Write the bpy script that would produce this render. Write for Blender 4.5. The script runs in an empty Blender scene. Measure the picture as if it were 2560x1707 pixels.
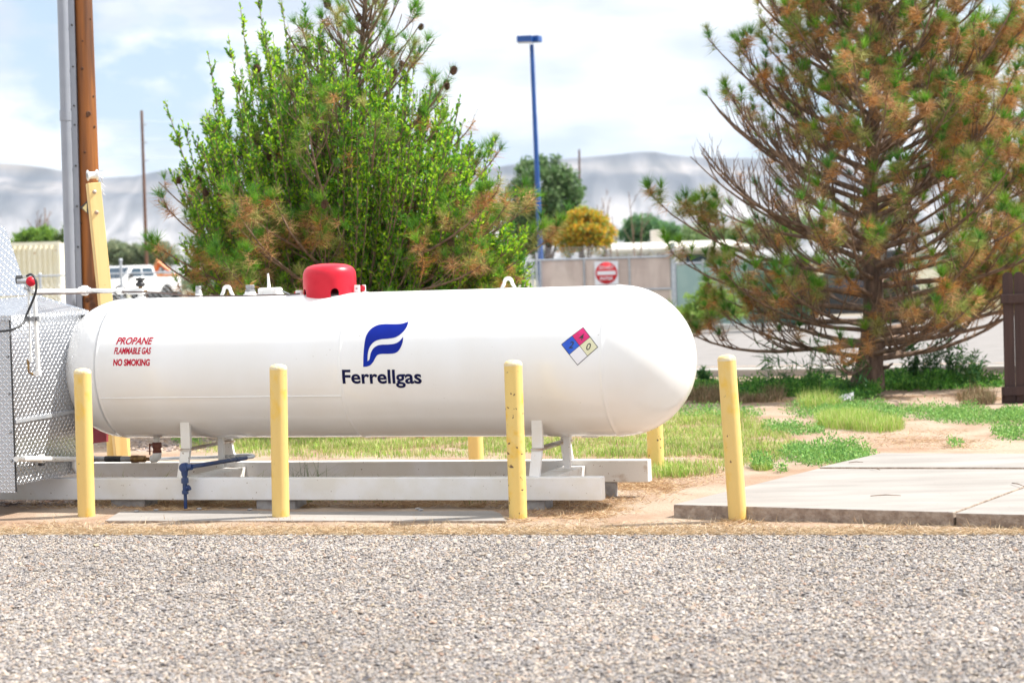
import bpy, bmesh, math, random
import numpy as np
from mathutils import Vector, Matrix, noise as mnoise
R_ = math.radians
random.seed(7)
rng = np.random.default_rng(7)
scene = bpy.context.scene
COL = scene.collection

# ------------------------------------------------------------------ camera
FPX, PITCH, ROLL, EYE = 4987.0, -0.03156, 0.0292, 1.595
PW, PH = 2560.0, 1707.0
cam = bpy.data.cameras.new('camera')
cam_o = bpy.data.objects.new('camera', cam); COL.objects.link(cam_o)
cam.sensor_width = 36.0
cam.lens = FPX / PW * 36.0
cam.clip_start, cam.clip_end = 0.1, 60000
cam_o.matrix_world = Matrix.Translation((0, 0, EYE)) @ Matrix.Rotation(R_(90) + PITCH, 4, 'X') @ Matrix.Rotation(-ROLL, 4, 'Z')
cam.dof.use_dof = True
cam.dof.focus_distance = 13.9
cam.dof.aperture_fstop = 2.8
scene.camera = cam_o

# ------------------------------------------------------------------ sky, sun, exposure
SUN = Vector((0.600, 0.095, 0.795)).normalized()
w = bpy.data.worlds.new('World'); scene.world = w; w.use_nodes = True
nt = w.node_tree; nt.nodes.clear()
def wn(t, **k):
    n = nt.nodes.new(t)
    for a, b in k.items(): setattr(n, a, b)
    return n
out = wn('ShaderNodeOutputWorld'); bg = wn('ShaderNodeBackground')
sky = wn('ShaderNodeTexSky', sky_type='NISHITA', sun_disc=False)
sky.sun_elevation = math.asin(SUN.z)
sky.sun_rotation = math.atan2(SUN.x, SUN.y)
sky.air_density = 1.0; sky.dust_density = 1.6; sky.ozone_density = 2.0
tc = wn('ShaderNodeTexCoord')
mp = wn('ShaderNodeMapping'); mp.inputs['Scale'].default_value = (1, 1, 2.1); mp.inputs['Location'].default_value = (2.35, 0.6, 0.22)
nz = wn('ShaderNodeTexNoise'); nz.inputs['Scale'].default_value = 8.5; nz.inputs['Detail'].default_value = 9; nz.inputs['Roughness'].default_value = 0.55
rp = wn('ShaderNodeValToRGB'); rp.color_ramp.elements[0].position = 0.375; rp.color_ramp.elements[1].position = 0.455
nz2 = wn('ShaderNodeTexNoise'); nz2.inputs['Scale'].default_value = 7; nz2.inputs['Detail'].default_value = 6
mp2 = wn('ShaderNodeMapping'); mp2.inputs['Scale'].default_value = (1, 1, 3.2); mp2.inputs['Location'].default_value = (7.7, 1.2, 3.1)
rp2 = wn('ShaderNodeValToRGB')
rp2.color_ramp.elements[0].position = 0.40; rp2.color_ramp.elements[0].color = (4.7, 5.2, 6.0, 1)
rp2.color_ramp.elements[1].position = 0.56; rp2.color_ramp.elements[1].color = (8.2, 8.1, 7.9, 1)
veil = wn('ShaderNodeMixRGB'); veil.inputs[0].default_value = 0.5; veil.inputs[2].default_value = (4.4, 5.7, 7.0, 1)
mx = wn('ShaderNodeMixRGB')
L = nt.links.new
L(tc.outputs['Generated'], mp.inputs[0]); L(mp.outputs[0], nz.inputs['Vector']); L(nz.outputs['Fac'], rp.inputs[0])
L(tc.outputs['Generated'], mp2.inputs[0]); L(mp2.outputs[0], nz2.inputs['Vector']); L(nz2.outputs['Fac'], rp2.inputs[0])
L(sky.outputs[0], veil.inputs[1]); L(veil.outputs[0], mx.inputs[1])
L(rp.outputs[0], mx.inputs[0]); L(rp2.outputs[0], mx.inputs[2])
spz = wn('ShaderNodeSeparateXYZ'); L(tc.outputs['Generated'], spz.inputs[0])
mz = wn('ShaderNodeMapRange'); mz.inputs[1].default_value = 0.2; mz.inputs[2].default_value = 0.65; mz.inputs[3].default_value = 1.0; mz.inputs[4].default_value = 1.55
L(spz.outputs[2], mz.inputs[0]); ml = wn('ShaderNodeVectorMath', operation='SCALE'); L(mx.outputs[0], ml.inputs[0]); L(mz.outputs[0], ml.inputs['Scale'])
L(ml.outputs[0], bg.inputs[0]); L(bg.outputs[0], out.inputs[0])
bg.inputs[1].default_value = 0.080
sl = bpy.data.lights.new('sun', 'SUN'); sl.energy = 4.9; sl.angle = R_(0.53); sl.color = (1, 0.955, 0.88)
so = bpy.data.objects.new('sun', sl); COL.objects.link(so)
so.rotation_euler = (-SUN).to_track_quat('-Z', 'Y').to_euler()
vs = scene.view_settings
vs.view_transform = 'Standard'; vs.look = 'None'; vs.gamma = 1; vs.use_curve_mapping = False
vs.exposure = 0.94
scene.render.engine = 'CYCLES'
scene.cycles.use_denoising = True
scene.cycles.max_bounces = 6; scene.cycles.diffuse_bounces = 3; scene.cycles.glossy_bounces = 3
scene.cycles.transparent_max_bounces = 8; scene.cycles.volume_bounces = 0
scene.cycles.sample_clamp_indirect = 8

# ------------------------------------------------------------------ pixel <-> world helpers (used to survey real positions)
def ray(x, y):
    u2 = x - PW / 2; v2 = PH / 2 - y
    c, s = math.cos(ROLL), math.sin(ROLL)
    u = c * u2 + s * v2; v = -s * u2 + c * v2
    c, s = math.cos(PITCH), math.sin(PITCH)
    return np.array([u, c * FPX - s * v, s * FPX + c * v]) / FPX
EYEP = np.array([0, 0, EYE])
def at(x, y, z=0.0):
    d = ray(x, y); return EYEP + d * ((z - EYE) / d[2])
def atd(x, y, Y):
    d = ray(x, y); return EYEP + d * (Y / d[1])
def px(P):
    P = np.asarray(P, float) - EYEP; c, s = math.cos(PITCH), math.sin(PITCH)
    y = c * P[1] + s * P[2]; z = -s * P[1] + c * P[2]; u = FPX * P[0] / y; v = FPX * z / y
    return PW / 2 + math.cos(ROLL) * u - math.sin(ROLL) * v, PH / 2 - (math.sin(ROLL) * u + math.cos(ROLL) * v)

# ------------------------------------------------------------------ materials
def mat(name, col, rough=0.6, metal=0.0, col2=None, nscale=8, nlo=0.4, nhi=0.6, detail=5, bump=0.0, bscale=60, bdist=0.01,
        spec=0.5, coat=0.0, attr=None, transl=0.0, stretch=(1, 1, 1), speck=None, bdetail=4):
    m = bpy.data.materials.new(name); m.use_nodes = True
    t = m.node_tree; b = t.nodes['Principled BSDF']
    b.inputs['Base Color'].default_value = (*col, 1); b.inputs['Roughness'].default_value = rough
    b.inputs['Metallic'].default_value = metal; b.inputs['Specular IOR Level'].default_value = spec
    b.inputs['Coat Weight'].default_value = coat; b.inputs['Coat Roughness'].default_value = 0.06
    tcn = t.nodes.new('ShaderNodeTexCoord'); mpn = t.nodes.new('ShaderNodeMapping')
    mpn.inputs['Scale'].default_value = stretch
    t.links.new(tcn.outputs['Object'], mpn.inputs[0])
    src = None
    if attr:
        a = t.nodes.new('ShaderNodeAttribute'); a.attribute_name = attr; src = a.outputs['Color']
    if col2 is not None:
        n = t.nodes.new('ShaderNodeTexNoise'); n.inputs['Scale'].default_value = nscale; n.inputs['Detail'].default_value = detail
        t.links.new(mpn.outputs[0], n.inputs['Vector'])
        r = t.nodes.new('ShaderNodeMapRange'); r.inputs[1].default_value = nlo; r.inputs[2].default_value = nhi
        t.links.new(n.outputs['Fac'], r.inputs[0])
        x = t.nodes.new('ShaderNodeMixRGB'); x.inputs[1].default_value = (*col, 1); x.inputs[2].default_value = (*col2, 1)
        if src is not None:
            x.blend_type = 'MULTIPLY'; t.links.new(src, x.inputs[1])
        t.links.new(r.outputs[0], x.inputs[0]); src = x.outputs[0]
    if speck:
        scol, sscale, sth = speck
        n = t.nodes.new('ShaderNodeTexNoise'); n.inputs['Scale'].default_value = sscale; n.inputs['Detail'].default_value = 2
        t.links.new(tcn.outputs['Object'], n.inputs['Vector'])
        r = t.nodes.new('ShaderNodeMapRange'); r.inputs[1].default_value = sth; r.inputs[2].default_value = sth + 0.03
        t.links.new(n.outputs['Fac'], r.inputs[0])
        x = t.nodes.new('ShaderNodeMixRGB'); x.inputs[2].default_value = (*scol, 1); x.inputs[1].default_value = (*col, 1)
        if src is not None: t.links.new(src, x.inputs[1])
        t.links.new(r.outputs[0], x.inputs[0]); src = x.outputs[0]
    if src is not None: t.links.new(src, b.inputs['Base Color'])
    if bump:
        n = t.nodes.new('ShaderNodeTexNoise'); n.inputs['Scale'].default_value = bscale; n.inputs['Detail'].default_value = bdetail
        t.links.new(mpn.outputs[0], n.inputs['Vector'])
        bp = t.nodes.new('ShaderNodeBump'); bp.inputs['Strength'].default_value = bump; bp.inputs['Distance'].default_value = bdist
        t.links.new(n.outputs['Fac'], bp.inputs['Height']); t.links.new(bp.outputs[0], b.inputs['Normal'])
    if transl:
        tr = t.nodes.new('ShaderNodeBsdfTranslucent'); ms = t.nodes.new('ShaderNodeMixShader'); ms.inputs[0].default_value = transl
        if src is not None: t.links.new(src, tr.inputs[0])
        else: tr.inputs[0].default_value = (*col, 1)
        o = t.nodes['Material Output']
        t.links.new(b.outputs[0], ms.inputs[1]); t.links.new(tr.outputs[0], ms.inputs[2]); t.links.new(ms.outputs[0], o.inputs[0])
    return m

M = {}
M['white_paint'] = mat('white_paint', (0.80, 0.80, 0.80), 0.22, col2=(0.75, 0.735, 0.705), nscale=2.2, nlo=.35, nhi=.75, stretch=(1, 1, .5), spec=0.5, coat=0.35, speck=((0.34, 0.30, 0.25), 55, 0.765))
M['white_steel'] = mat('white_steel', (0.78, 0.78, 0.79), 0.42, col2=(0.72, 0.70, 0.66), nscale=4, speck=((0.25, 0.18, 0.12), 48, 0.72), bump=0.1, bscale=90, bdist=0.002)
M['rusty_white'] = mat('rusty_white', (0.74, 0.72, 0.69), 0.5, col2=(0.40, 0.27, 0.16), nscale=9, nlo=0.56, nhi=0.78, detail=9, speck=((0.25, 0.13, 0.06), 60, 0.70), bump=0.15, bscale=80, bdist=0.002)
M['brown_steel'] = mat('brown_steel', (0.36, 0.24, 0.16), 0.6, col2=(0.55, 0.50, 0.45), nscale=14)
M['yellow'] = mat('bollard_yellow', (0.70, 0.495, 0.17), 0.58, col2=(0.72, 0.44, 0.045), nscale=11, nlo=0.56, nhi=0.74, speck=((0.17, 0.10, 0.05), 24, 0.735), bump=0.35, bscale=38, bdist=0.004, stretch=(1, 1, 0.6))
M['yellow_worn'] = mat('worn_bollard_yellow', (0.72, 0.52, 0.17), 0.55, col2=(0.72, 0.44, 0.045), nscale=11, nlo=0.54, nhi=0.72, speck=((0.12, 0.07, 0.04), 26, 0.665), bump=0.5, bscale=34, bdist=0.005)
M['cement'] = mat('bollard_cement', (0.66, 0.58, 0.42), 0.85, col2=(0.70, 0.52, 0.24), nscale=14, bump=0.5, bscale=60, bdist=0.01)
M['red'] = mat('red_plastic', (0.52, 0.005, 0.022), 0.36, col2=(0.58, 0.012, 0.03), nscale=6, spec=0.35)
M['maroon'] = mat('maroon_paint', (0.27, 0.03, 0.05), 0.4, col2=(0.22, 0.03, 0.04))
M['blue_decal'] = mat('blue_decal', (0.001, 0.014, 0.25), 0.5, col2=(0.001, 0.022, 0.32), nscale=4, spec=0.15)
M['navy_decal'] = mat('navy_decal', (0.002, 0.004, 0.045), 0.5, col2=(0.003, 0.006, 0.055), spec=0.15)
M['red_decal'] = mat('red_decal', (0.50, 0.002, 0.03), 0.5, col2=(0.46, 0.003, 0.03), spec=0.15)
M['black_ink'] = mat('black_ink', (0.012, 0.010, 0.014), 0.4, col2=(0.02, 0.016, 0.02))
M['haz_blue'] = mat('hazard_blue', (0.004, 0.07, 0.52), 0.5, col2=(0.02, 0.12, 0.6))
M['haz_pink'] = mat('hazard_pink', (0.58, 0.001, 0.12), 0.5, col2=(0.66, 0.008, 0.17))
M['haz_yellow'] = mat('hazard_cream', (0.68, 0.66, 0.42), 0.35, col2=(0.7, 0.67, 0.45))
M['haz_white'] = mat('hazard_white', (0.74, 0.74, 0.78), 0.35, col2=(0.76, 0.75, 0.78))
M['faded_mark'] = mat('faded_mark', (0.55, 0.64, 0.70), 0.5, col2=(0.6, 0.68, 0.72))
M['dark'] = mat('dark_plastic', (0.018, 0.018, 0.02), 0.45, col2=(0.03, 0.03, 0.032))
M['cable'] = mat('cable_brown', (0.07, 0.04, 0.035), 0.5, col2=(0.1, 0.06, 0.05))
M['grey_metal'] = mat('grey_metal', (0.42, 0.43, 0.44), 0.38, 0.6, col2=(0.3, 0.3, 0.31), nscale=30)
M['galv'] = mat('galvanised', (0.50, 0.52, 0.55), 0.45, 0.5, col2=(0.40, 0.43, 0.47), nscale=12)
M['brass'] = mat('brass', (0.34, 0.22, 0.09), 0.4, 0.8, col2=(0.2, 0.12, 0.06), nscale=30)
M['rust_red'] = mat('rust_red', (0.14, 0.04, 0.03), 0.7, col2=(0.2, 0.07, 0.04), nscale=30)
M['pipe_blue'] = mat('pipe_blue', (0.012, 0.040, 0.15), 0.42, col2=(0.03, 0.06, 0.15), nscale=25, speck=((0.3, 0.28, 0.26), 40, 0.70))
M['pipe_white'] = mat('pipe_white', (0.78, 0.78, 0.77), 0.35, col2=(0.70, 0.69, 0.66), nscale=20, speck=((0.2, 0.13, 0.09), 40, 0.73))
M['plastic_white'] = mat('plastic_white', (0.78, 0.78, 0.76), 0.4, col2=(0.74, 0.74, 0.72))
M['concrete'] = mat('concrete', (0.30, 0.275, 0.255), 0.88, col2=(0.225, 0.208, 0.192), stretch=(.45, 1.6, 1), nscale=2.6, nlo=0.35, nhi=0.65, detail=9, speck=((0.13, 0.11, 0.10), 38, 0.715), bump=0.4, bscale=45, bdist=0.004, bdetail=8)
M['concrete_edge'] = mat('concrete_edge', (0.24, 0.18, 0.14), 0.95, col2=(0.36, 0.29, 0.235), nscale=18, detail=8, bump=1.0, bscale=35, bdist=0.015, bdetail=8)
M['kerb'] = mat('kerb_concrete', (0.36, 0.34, 0.32), 0.9, col2=(0.40, 0.37, 0.33), nscale=6, detail=8, nlo=0.35, nhi=0.7, bump=0.4, bscale=50)
M['block'] = mat('pad_block', (0.36, 0.35, 0.35), 0.9, col2=(0.28, 0.27, 0.27), nscale=20, bump=0.6, bscale=60)
M['wood_pole'] = mat('treated_wood', (0.33, 0.11, 0.018), 0.62, col2=(0.09, 0.032, 0.012), nscale=9, nlo=0.36, nhi=0.62, detail=10, stretch=(1, 1, 0.06), bump=0.8, bscale=30, bdist=0.01)
M['wood_far'] = mat('weathered_pole', (0.16, 0.075, 0.045), 0.8, col2=(0.10, 0.05, 0.035), nscale=6, stretch=(1, 1, 0.1))
M['knot'] = mat('knot_wood', (0.09, 0.035, 0.014), 0.8, col2=(0.09, 0.035, 0.015), nscale=20)
M['conduit'] = mat('conduit_grey', (0.25, 0.27, 0.32), 0.30, col2=(0.28, 0.30, 0.35), nscale=3, spec=0.6)
M['pine_board'] = mat('yellow_board', (0.74, 0.54, 0.235), 0.6, col2=(0.60, 0.38, 0.12), nscale=9, nlo=0.45, nhi=0.75, stretch=(1, 1, 0.04), detail=6, speck=((0.25, 0.12, 0.04), 30, 0.73))
M['brown_fence'] = mat('brown_fence', (0.052, 0.024, 0.020), 0.7, col2=(0.035, 0.016, 0.015), nscale=10, stretch=(1, 1, 0.08), speck=((0.2, 0.15, 0.13), 60, 0.74), bump=0.5, bscale=30)
M['bark'] = mat('pine_bark', (0.20, 0.13, 0.095), 0.9, col2=(0.085, 0.055, 0.042), nscale=16, stretch=(1, 1, 0.35), nlo=0.35, nhi=0.6, bump=1.0, bscale=22, bdist=0.03, bdetail=7)
M['twig'] = mat('twig_bark', (0.25, 0.165, 0.115), 0.85, col2=(0.13, 0.085, 0.062), nscale=12)
M['needles'] = mat('pine_needles', (1, 1, 1), 0.6, attr='tint', transl=0.20, spec=0.15)
M['leaves'] = mat('leaves', (1, 1, 1), 0.5, attr='tint', transl=0.48, spec=0.25)
M['grass'] = mat('grass_blades', (1, 1, 1), 0.6, attr='tint', transl=0.30, spec=0.3)
M['straw'] = mat('dry_straw', (1, 1, 1), 0.7, attr='tint', transl=0.15, spec=0.2)
M['stones'] = mat('gravel_stones', (1, 1, 1), 0.75, attr='tint', spec=0.3)
M['cone'] = mat('pine_cone', (0.13, 0.065, 0.04), 0.8, col2=(0.07, 0.035, 0.025), nscale=60)
M['lamp_blue'] = mat('lamp_blue', (0.001, 0.055, 0.24), 0.4, col2=(0.002, 0.065, 0.28), nscale=2, coat=0.2)
M['slat_beige'] = mat('privacy_slats', (0.60, 0.49, 0.43), 0.75, col2=(0.50, 0.40, 0.35), nscale=3, stretch=(1, 1, 0.3))
M['sign_white'] = mat('sign_white', (0.74, 0.74, 0.77), 0.4, col2=(0.7, 0.7, 0.73))
M['sign_red'] = mat('sign_red', (0.58, 0.003, 0.012), 0.4, col2=(0.58, 0.012, 0.02))
M['teal'] = mat('teal_fence', (0.30, 0.42, 0.38), 0.7, col2=(0.26, 0.38, 0.35), nscale=2)
M['dumpster'] = mat('green_steel', (0.035, 0.115, 0.09), 0.5, col2=(0.03, 0.09, 0.07), nscale=4)
M['cream'] = mat('cream_steel', (0.84, 0.78, 0.62), 0.55, col2=(0.86, 0.82, 0.70), nscale=1.5, speck=((0.55, 0.36, 0.16), 3, 0.72))
M['car_white'] = mat('car_white', (0.78, 0.78, 0.79), 0.25, col2=(0.74, 0.74, 0.76), coat=0.5)
M['car_dark'] = mat('car_dark', (0.02, 0.02, 0.024), 0.3, col2=(0.03, 0.03, 0.034), coat=0.5)
M['glass'] = mat('dark_glass', (0.02, 0.04, 0.065), 0.25, col2=(0.03, 0.06, 0.09), nscale=1.5, spec=0.35)
M['tyre'] = mat('tyre', (0.025, 0.025, 0.025), 0.85, col2=(0.04, 0.038, 0.035))
M['orange'] = mat('machine_orange', (0.60, 0.19, 0.045), 0.5, col2=(0.5, 0.16, 0.04))
M['machine_yellow'] = mat('machine_yellow', (0.68, 0.40, 0.03), 0.5, col2=(0.6, 0.33, 0.03))
M['house_wall'] = mat('house_wall', (0.42, 0.37, 0.31), 0.85, col2=(0.38, 0.33, 0.28))
M['house_roof'] = mat('house_roof', (0.68, 0.64, 0.58), 0.8, col2=(0.60, 0.56, 0.50), nscale=1)
M['black_sticker'] = mat('tag_black', (0.03, 0.028, 0.03), 0.5, col2=(0.045, 0.04, 0.04))
M['tag_yellow'] = mat('tag_yellow', (0.74, 0.62, 0.30), 0.5, col2=(0.7, 0.58, 0.28))
M['paper'] = mat('paper', (0.7, 0.7, 0.72), 0.8, col2=(0.6, 0.6, 0.62))

def diamond_plate(name, tint=(0.50, 0.52, 0.56), rough=0.24):
    m = bpy.data.materials.new(name); m.use_nodes = True
    t = m.node_tree; b = t.nodes['Principled BSDF']
    b.inputs['Base Color'].default_value = (*tint, 1); b.inputs['Metallic'].default_value = 0.95; b.inputs['Roughness'].default_value = rough
    uv = t.nodes.new('ShaderNodeUVMap'); uv.uv_map = 'UVMap'
    def mth(op, a, bb=None, c=None):
        n = t.nodes.new('ShaderNodeMath'); n.operation = op
        for i, v in enumerate((a, bb, c)):
            if v is None: continue
            if isinstance(v, (int, float)): n.inputs[i].default_value = v
            else: t.links.new(v, n.inputs[i])
        return n.outputs[0]
    sp = t.nodes.new('ShaderNodeSeparateXYZ'); t.links.new(uv.outputs[0], sp.inputs[0])
    U, V = sp.outputs[0], sp.outputs[1]
    def lozenges(off, sgn):
        # bars laid on a brick grid, each tilted
        s = 1 / 0.026
        u = mth('MULTIPLY', U, s); v = mth('MULTIPLY', V, s)
        a = mth('ADD', u, mth('MULTIPLY', v, 1.0)); c = mth('SUBTRACT', u, v)
        a = mth('SUBTRACT', mth('FRACT', mth('ADD', mth('MULTIPLY', a, 0.5), off)), 0.5)
        c = mth('SUBTRACT', mth('FRACT', mth('ADD', mth('MULTIPLY', c, 0.5), off)), 0.5)
        if sgn < 0: a, c = c, a
        e = mth('ADD', mth('POWER', mth('MULTIPLY', mth('ABSOLUTE', a), 2.1), 2.0), mth('POWER', mth('MULTIPLY', mth('ABSOLUTE', c), 7.5), 2.0))
        return mth('MAXIMUM', mth('SUBTRACT', 1.0, e), 0.0)
    h = mth('MAXIMUM', lozenges(0.0, 1), lozenges(0.5, -1))
    mxc = t.nodes.new('ShaderNodeMixRGB'); mxc.inputs[1].default_value = (*tint, 1); mxc.inputs[2].default_value = (.93, .94, .96, 1); t.links.new(mth('MULTIPLY', h, .9), mxc.inputs[0]); mxc.use_clamp = True; t.links.new(mxc.outputs[0], b.inputs['Base Color'])
    bp = t.nodes.new('ShaderNodeBump'); bp.inputs['Strength'].default_value = 1.0; bp.inputs['Distance'].default_value = 0.0045
    t.links.new(h, bp.inputs['Height']); t.links.new(bp.outputs[0], b.inputs['Normal'])
    n = t.nodes.new('ShaderNodeTexNoise'); n.inputs['Scale'].default_value = 5; tcn = t.nodes.new('ShaderNodeTexCoord'); t.links.new(tcn.outputs['Object'], n.inputs['Vector'])
    r = t.nodes.new('ShaderNodeMapRange'); r.inputs[3].default_value = rough - 0.06; r.inputs[4].default_value = rough + 0.12
    t.links.new(n.outputs['Fac'], r.inputs[0]); t.links.new(r.outputs[0], b.inputs['Roughness'])
    return m
M['plate'] = diamond_plate('diamond_plate')

# ------------------------------------------------------------------ mesh helpers
def V3(*a): return np.array(a, float)
def tagp(o, label=None, cat=None, group=None, kind=None):
    if label: o['label'] = label
    if cat: o['category'] = cat
    if group: o['group'] = group
    if kind: o['kind'] = kind
    return o
def empty(name, loc, label=None, cat=None, group=None):
    o = bpy.data.objects.new(name, None); COL.objects.link(o); o.location = tuple(float(v) for v in loc); o.empty_display_size = 0.2
    return tagp(o, label, cat, group)
def worldloc(o):
    v = Vector((0, 0, 0))
    while o is not None: v = v + o.location; o = o.parent
    return v
class MB:
    """collects shapes given in world coordinates; build() makes them one mesh object"""
    def __init__(s): s.v = []; s.f = []; s.m = []; s.sm = []; s.uv = {}
    def add(s, verts, faces, mi=0, smooth=False, uvs=None):
        b = len(s.v); s.v += [tuple(float(c) for c in p) for p in verts]
        for i, f in enumerate(faces):
            if uvs is not None: s.uv[len(s.f)] = uvs[i]
            s.f.append(tuple(b + j for j in f)); s.m.append(mi); s.sm.append(smooth)
        return s
    def box(s, c, size, ax=None, mi=0, bev=0.0):
        ax = np.eye(3) if ax is None else np.array(ax, float)
        c = np.array(c, float); h = np.array(size, float) / 2
        if bev <= 0:
            P = [c + ax[0] * h[0] * i + ax[1] * h[1] * j + ax[2] * h[2] * k for k in (-1, 1) for j in (-1, 1) for i in (-1, 1)]
            return s.add(P, [(0, 2, 3, 1), (4, 5, 7, 6), (0, 1, 5, 4), (2, 6, 7, 3), (1, 3, 7, 5), (0, 4, 6, 2)], mi)
        bm = bmesh.new(); bmesh.ops.create_cube(bm, size=1)
        for v in bm.verts: v.co = Vector((v.co.x * 2 * h[0], v.co.y * 2 * h[1], v.co.z * 2 * h[2]))
        bmesh.ops.bevel(bm, geom=bm.edges[:], offset=bev, segments=2, affect='EDGES', profile=0.5)
        P = [c + ax[0] * v.co.x + ax[1] * v.co.y + ax[2] * v.co.z for v in bm.verts]
        F = [[v.index for v in f.verts] for f in bm.faces]; bm.free()
        return s.add(P, F, mi)
    def tube(s, pts, r, n=12, mi=0, caps=True, smooth=True):
        pts = [np.array(p, float) for p in pts]; k = len(pts)
        rr = [r] * k if not hasattr(r, '__len__') else list(r)
        up = None; V = []
        for i in range(k):
            t = pts[min(i + 1, k - 1)] - pts[max(i - 1, 0)]; t = t / (np.linalg.norm(t) + 1e-12)
            if up is None:
                up = V3(0, 0, 1) if abs(t[2]) < 0.9 else V3(1, 0, 0)
            x = np.cross(t, up); x /= np.linalg.norm(x) + 1e-12; up = np.cross(x, t)
            for j in range(n):
                a = 2 * math.pi * j / n; V.append(pts[i] + rr[i] * (math.cos(a) * x + math.sin(a) * up))
        F = [(i * n + j, i * n + (j + 1) % n, (i + 1) * n + (j + 1) % n, (i + 1) * n + j) for i in range(k - 1) for j in range(n)]
        s.add(V, F, mi, smooth)
        if caps:
            b = len(s.v) - k * n
            s.f.append(tuple(b + j for j in range(n))[::-1]); s.m.append(mi); s.sm.append(False)
            s.f.append(tuple(b + (k - 1) * n + j for j in range(n))); s.m.append(mi); s.sm.append(False)
        return s
    def lathe(s, prof, o, ax=(0, 0, 1), n=32, mi=0, smooth=True, e=None):
        """prof: (radius, along) pairs"""
        ax = np.array(ax, float); ax /= np.linalg.norm(ax)
        x = np.cross(ax, V3(0, 0, 1) if abs(ax[2]) < 0.9 else V3(1, 0, 0)); x /= np.linalg.norm(x); y = np.cross(ax, x)
        V = [np.array(o) + ax * z + r * (math.cos(2 * math.pi * j / n) * x + math.sin(2 * math.pi * j / n) * y) for r, z in prof for j in range(n)]
        F = [(i * n + j, i * n + (j + 1) % n, (i + 1) * n + (j + 1) % n, (i + 1) * n + j) for i in range(len(prof) - 1) for j in range(n)]
        return s.add(V, F, mi, smooth)
    def prism(s, poly, d, mi=0):
        """poly: world points of one face, d: extrusion vector"""
        k = len(poly); P = [np.array(p, float) for p in poly]; Q = [p + np.array(d, float) for p in P]
        F = [tuple(range(k))[::-1], tuple(range(k, 2 * k))] + [(i, (i + 1) % k, k + (i + 1) % k, k + i) for i in range(k)]
        return s.add(P + Q, F, mi)
    def build(s, name, mats, parent=None, bevel=0.0, boxuv=None, fixn=True):
        me = bpy.data.meshes.new(name)
        org = np.array(worldloc(parent))
        V = [(p[0] - org[0], p[1] - org[1], p[2] - org[2]) for p in s.v]
        me.from_pydata(V, [], s.f)
        mats = mats if isinstance(mats, (list, tuple)) else [mats]
        for m in mats: me.materials.append(m)
        me.polygons.foreach_set('material_index', s.m); me.polygons.foreach_set('use_smooth', s.sm)
        if s.uv or boxuv:
            uvl = me.uv_layers.new(name='UVMap')
            for p in me.polygons:
                if p.index in s.uv:
                    for li, c in zip(p.loop_indices, s.uv[p.index]): uvl.data[li].uv = c
        if fixn:
            bm = bmesh.new(); bm.from_mesh(me); bmesh.ops.recalc_face_normals(bm, faces=bm.faces[:]); bm.to_mesh(me); bm.free()
        me.update()
        if any(s.sm) and not all(s.sm): me.set_sharp_from_angle(angle=R_(38))
        o = bpy.data.objects.new(name, me); COL.objects.link(o)
        if parent is not None: o.parent = parent
        if bevel:
            b = o.modifiers.new('bevel', 'BEVEL'); b.width = bevel; b.segments = 2; b.limit_method = 'ANGLE'
        return o

def np_mesh(name, verts, faces, material, parent=None, colors=None, smooth=False):
    """verts (N,3), faces (F,k) uniform, colours (N,3)"""
    verts = np.ascontiguousarray(verts, dtype=np.float32)
    if parent is not None: verts = verts - np.array(worldloc(parent), dtype=np.float32)
    faces = np.ascontiguousarray(faces, dtype=np.int32)
    me = bpy.data.meshes.new(name)
    me.vertices.add(len(verts)); me.vertices.foreach_set('co', verts.ravel())
    F, k = faces.shape
    me.loops.add(F * k); me.loops.foreach_set('vertex_index', faces.ravel())
    me.polygons.add(F); me.polygons.foreach_set('loop_start', np.arange(0, F * k, k, dtype=np.int32))
    me.polygons.foreach_set('loop_total', np.full(F, k, dtype=np.int32))
    me.polygons.foreach_set('use_smooth', np.full(F, smooth))
    me.materials.append(material)
    me.update(calc_edges=True); me.validate()
    if colors is not None:
        a = me.color_attributes.new('tint', 'FLOAT_COLOR', 'POINT')
        c = np.ones((len(verts), 4), dtype=np.float32); c[:, :3] = colors
        a.data.foreach_set('color', c.ravel())
    o = bpy.data.objects.new(name, me); COL.objects.link(o)
    if parent is not None: o.parent = parent
    return o
def nrm(a): return a / (np.linalg.norm(a, axis=-1, keepdims=True) + 1e-9)
def limbs(segs, n=5):
    """segs: list of (p0,p1,r0,r1) -> verts, quad faces"""
    P0 = np.array([s[0] for s in segs]); P1 = np.array([s[1] for s in segs]); r0 = np.array([s[2] for s in segs]); r1 = np.array([s[3] for s in segs])
    t = nrm(P1 - P0); h = np.where(np.abs(t[:, 2:3]) < 0.9, np.array([[0, 0, 1.0]]), np.array([[1.0, 0, 0]]))
    x = nrm(np.cross(t, h)); y = np.cross(t, x)
    a = np.arange(n) * 2 * np.pi / n
    ring = np.cos(a)[None, :, None] * x[:, None] + np.sin(a)[None, :, None] * y[:, None]
    V = np.concatenate([P0[:, None] + ring * r0[:, None, None], (P1 + t * r1[:, None] * 0.3)[:, None] + ring * r1[:, None, None]], 1).reshape(-1, 3)
    b = np.arange(len(segs))[:, None, None] * 2 * n
    j = np.arange(n); q = np.stack([j, (j + 1) % n, n + (j + 1) % n, n + j], 1)[None]
    return V, (b + q).reshape(-1, 4)
def needles_mesh(B, D, Ln, Wd, C):
    """thin triangles"""
    n = len(B); D = nrm(D); side = nrm(np.cross(D, rng.normal(size=(n, 3))))
    V = np.stack([B - side * Wd[:, None] / 2, B + side * Wd[:, None] / 2, B + D * Ln[:, None]], 1).reshape(-1, 3)
    F = np.arange(3 * n).reshape(-1, 3)
    return V, F, np.repeat(C, 3, 0)
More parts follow.
